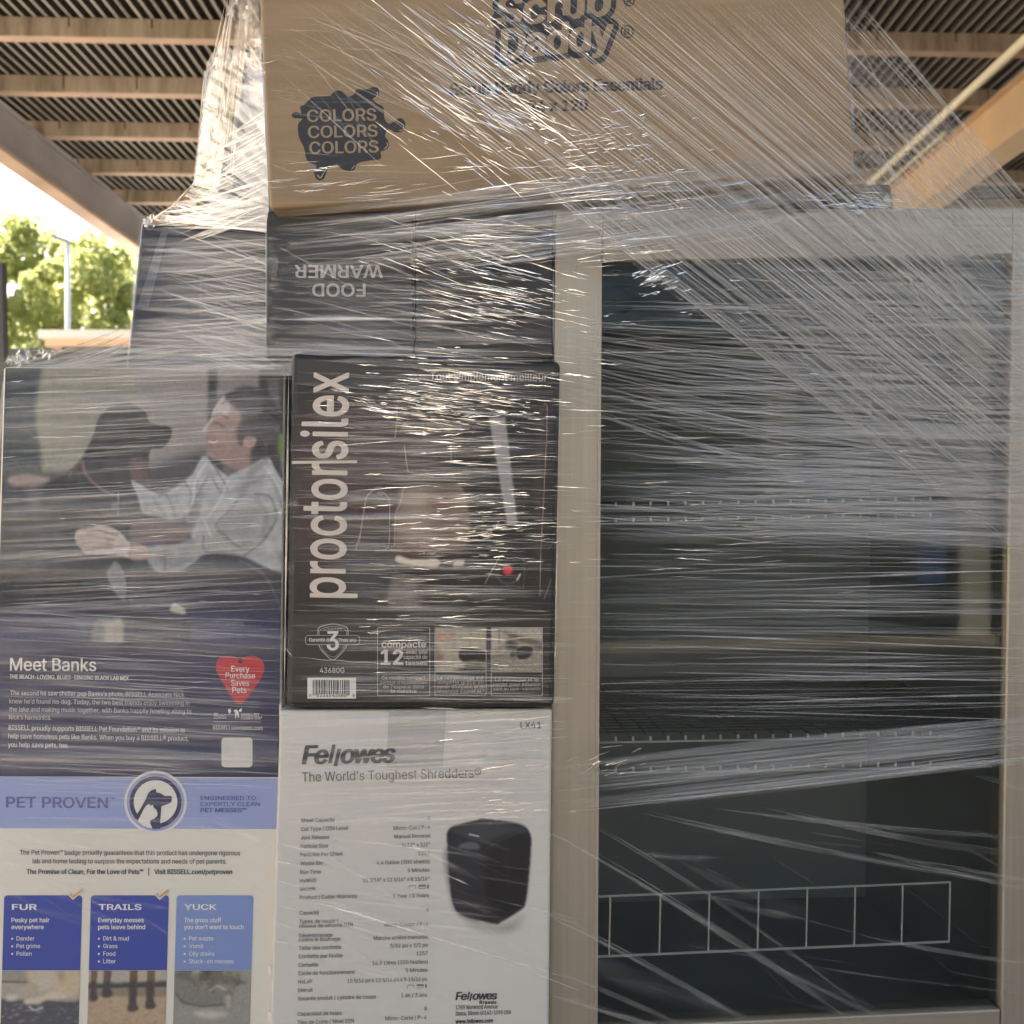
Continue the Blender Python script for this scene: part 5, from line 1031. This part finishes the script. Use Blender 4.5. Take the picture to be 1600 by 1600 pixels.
    spark(26, 690, 1000, 100, 40, -0.02, (20, 90), (0.8, 1.8), 1.305); spark(44, 770, 1180, 60, 40, -0.06, (12, 90), (0.9, 2.6), 1.31); spark(40, 790, 1262, 35, 10, -0.07, (8, 40), (0.8, 2.0), 1.31)
    spark(130, 800, 80, 60, 60, 0.72, (6, 50), (0.8, 2.0), 1.312); spark(80, 790, 190, 70, 36, 0.45, (10, 70), (0.8, 2.2), 1.312); spark(70, 960, 235, 60, 34, -0.16, (8, 46), (0.9, 2.6), 1.312); spark(40, 730, 120, 70, 70, 0.75, (60, 180), (0.9, 2.2), 1.312)
    spark(24, 960, 300, 110, 16, -0.10, (30, 200), (1, 2.6), 1.32); spark(26, 900, 385, 70, 14, -0.10, (30, 130), (1, 2.4), 1.32); spark(34, 1030, 435, 18, 12, -0.35, (14, 36), (1.4, 3.4), 1.325); spark(40, 1340, 318, 36, 8, 0.05, (12, 60), (0.9, 2.2), 1.335)
    spark(16, 960, 1195, 30, 12, -0.4, (16, 34), (1.2, 3), 1.325); spark(40, 1060, 480, 120, 70, 0.0, (10, 50), (0.8, 1.8), 1.325, (0.3, 0.7)); spark(40, 1250, 790, 140, 60, -0.03, (30, 160), (1, 2.6), 1.34, (0.3, 0.7))
    spark(40, 250, 860, 130, 150, -0.03, (20, 90), (0.8, 1.6), 1.33, (0.3, 0.6)); spark(30, 620, 290, 160, 20, -0.1, (30, 140), (0.8, 1.6), 1.33, (0.3, 0.6))
    f.build('taut_wrinkles', M_GLINT, t)
    # --- free sheet at the upper left, stretched from the kraft carton's edge to the dark carton's corner
    f = Film()
    Lf = [(364,-14), (346,60), (330,112), (320,160), (312,230), (300,290), (268,322), (238,342)]; Rt = [(404,-14), (408,80), (412,160), (416,240), (419,300), (420,326), (417,345), (416,364)]
    f.sheet(Lf, Rt, lambda u: 1.50+0.14*u, 1.365, 0.34, 0.40, 40, 110, 0.016, 7)
    f.sheet([(322,100), (318,150), (308,240), (302,288)], [(346,60), (350,130), (352,220), (340,300)], 1.60, 1.50, 0.30, 0.5, 14, 40, 0.006, 5)
    f.build('side_sheet', M_FILM, t)
    f = Film()
    for (a, b) in (((364,-14),(346,60)), ((346,60),(330,112)), ((320,110),(303,288)), ((303,286),(270,321)), ((272,320),(238,342))): f.rib(a, b, 3.0, 0.75, 0.4, 1.52, 1.56, taper=0.3)
    for i in range(22): q = U(0, 1); f.rib((303-62*q, 288+52*q), (U(340, 418), U(300, 356)), U(1.5, 6), U(0.2, 0.5), 0.4, 1.58, 1.38, bend=U(0, 5))
    for i in range(26):
        q = U(0, 1); f.rib((352+45*q, -10), (305+70*q+U(-10, 10), U(150, 310)), U(2, 5), U(0.4, 0.8), 0.5, 1.45, 1.52)
    for i in range(40): y = U(180, 350); f.rib((U(300, 350)-0.2*(y-180), y+U(20, 60)), (418, y-U(0, 20)), U(1.5, 4), U(0.35, 0.8), 0.5, 1.5, 1.362)
    for i in range(22): f.rib((244+U(-6, 6), 345+U(-3, 12)), (417, U(300, 364)), U(1.5, 4), U(0.3, 0.7), 0.5, 1.6, 1.365)
    for i in range(12): x = U(370, 405); y = U(60, 110); f.rib((x, y), (x+U(8, 40), y+U(-14, 26)), U(2, 5), U(0.5, 0.9), 0.6, 1.36, bend=U(-8, 8))
    f.build('side_folds', M_FILM, t)
    # film turned round the vertical edges of the cartons
    def fold(*ribs):
        f = Film()
        for r_, k_ in ribs: f.rib(*r_, **k_)
        f.build('edge_fold', M_FILM, t)
    fold((((405.5,-10), (420,325), 3.0, 0.85, 0.4, 1.352), dict(bulge=0.8, n=30)))
    fold((((451.5,556), (444,1106), 3.6, 0.9, 0.4, 1.338), dict(bulge=0.8, n=30)), (((455,552), (478,549), 3, 0.8, 0.4, 1.338), {}), (((478,549.5), (870,562), 2.6, 0.5, 0.45, 1.338), dict(n=24)))
    fold((((219,346), (196,600), 4, 0.6, 0.5, 1.60), dict(n=24))); fold((((6,575), (-6,800), 5, 0.6, 0.5, 1.362), dict(n=20)))
    fold((((415.5,330), (415.5,560), 1.6, 0.5, 0.4, 1.395), dict(n=20))); fold((((864.5,410), (864.5,556), 2, 0.5, 0.4, 1.39), dict(n=20)))
    fold((((876,566), (866,1100), 2.2, 0.4, 0.5, 1.338), dict(n=24))); fold((((1322,20), (1338,272), 5, 0.5, 0.4, 1.35), dict(n=24))); fold((((438,1112), (424,1600), 2, 0.4, 0.4, 1.35), dict(n=24)))
    fold((((446,1012), (458,1028), 1.5, 0.7, 0.5, 1.315), {}), (((455,1027), (640,1040), 1.8, 0.7, 0.5, 1.315), dict(wob=0.8, n=40)), (((640,1040), (866,1038), 1.8, 0.6, 0.5, 1.315), dict(wob=0.8, n=40)), (((866,1036), (870,1000), 1.5, 0.6, 0.5, 1.315), {}))
    # --- crumpled tufts on top of the pet carton
    for (cx, cy, r) in ((40, 562, 14), (72, 556, 12), (20, 566, 9), (250, 345, 14), (232, 350, 9), (1392, 312, 10)):
        f = Film()
        for i in range(16): a = U(0, 6.28); f.rib((cx+U(-r, r), cy+U(-4, 8)), (cx+r*1.2*math.cos(a), cy-abs(r*1.3*math.sin(a))), U(2, 7), U(0.35, 0.8), 0.6, (1.42 if cx < 100 else 1.6 if cx < 300 else 1.37)+U(-0.02, 0.02), bend=U(-6, 6), n=10, tilt=U(-1, 1))
        f.build('crumpled_tuft', M_GLINT, t)
wrap()
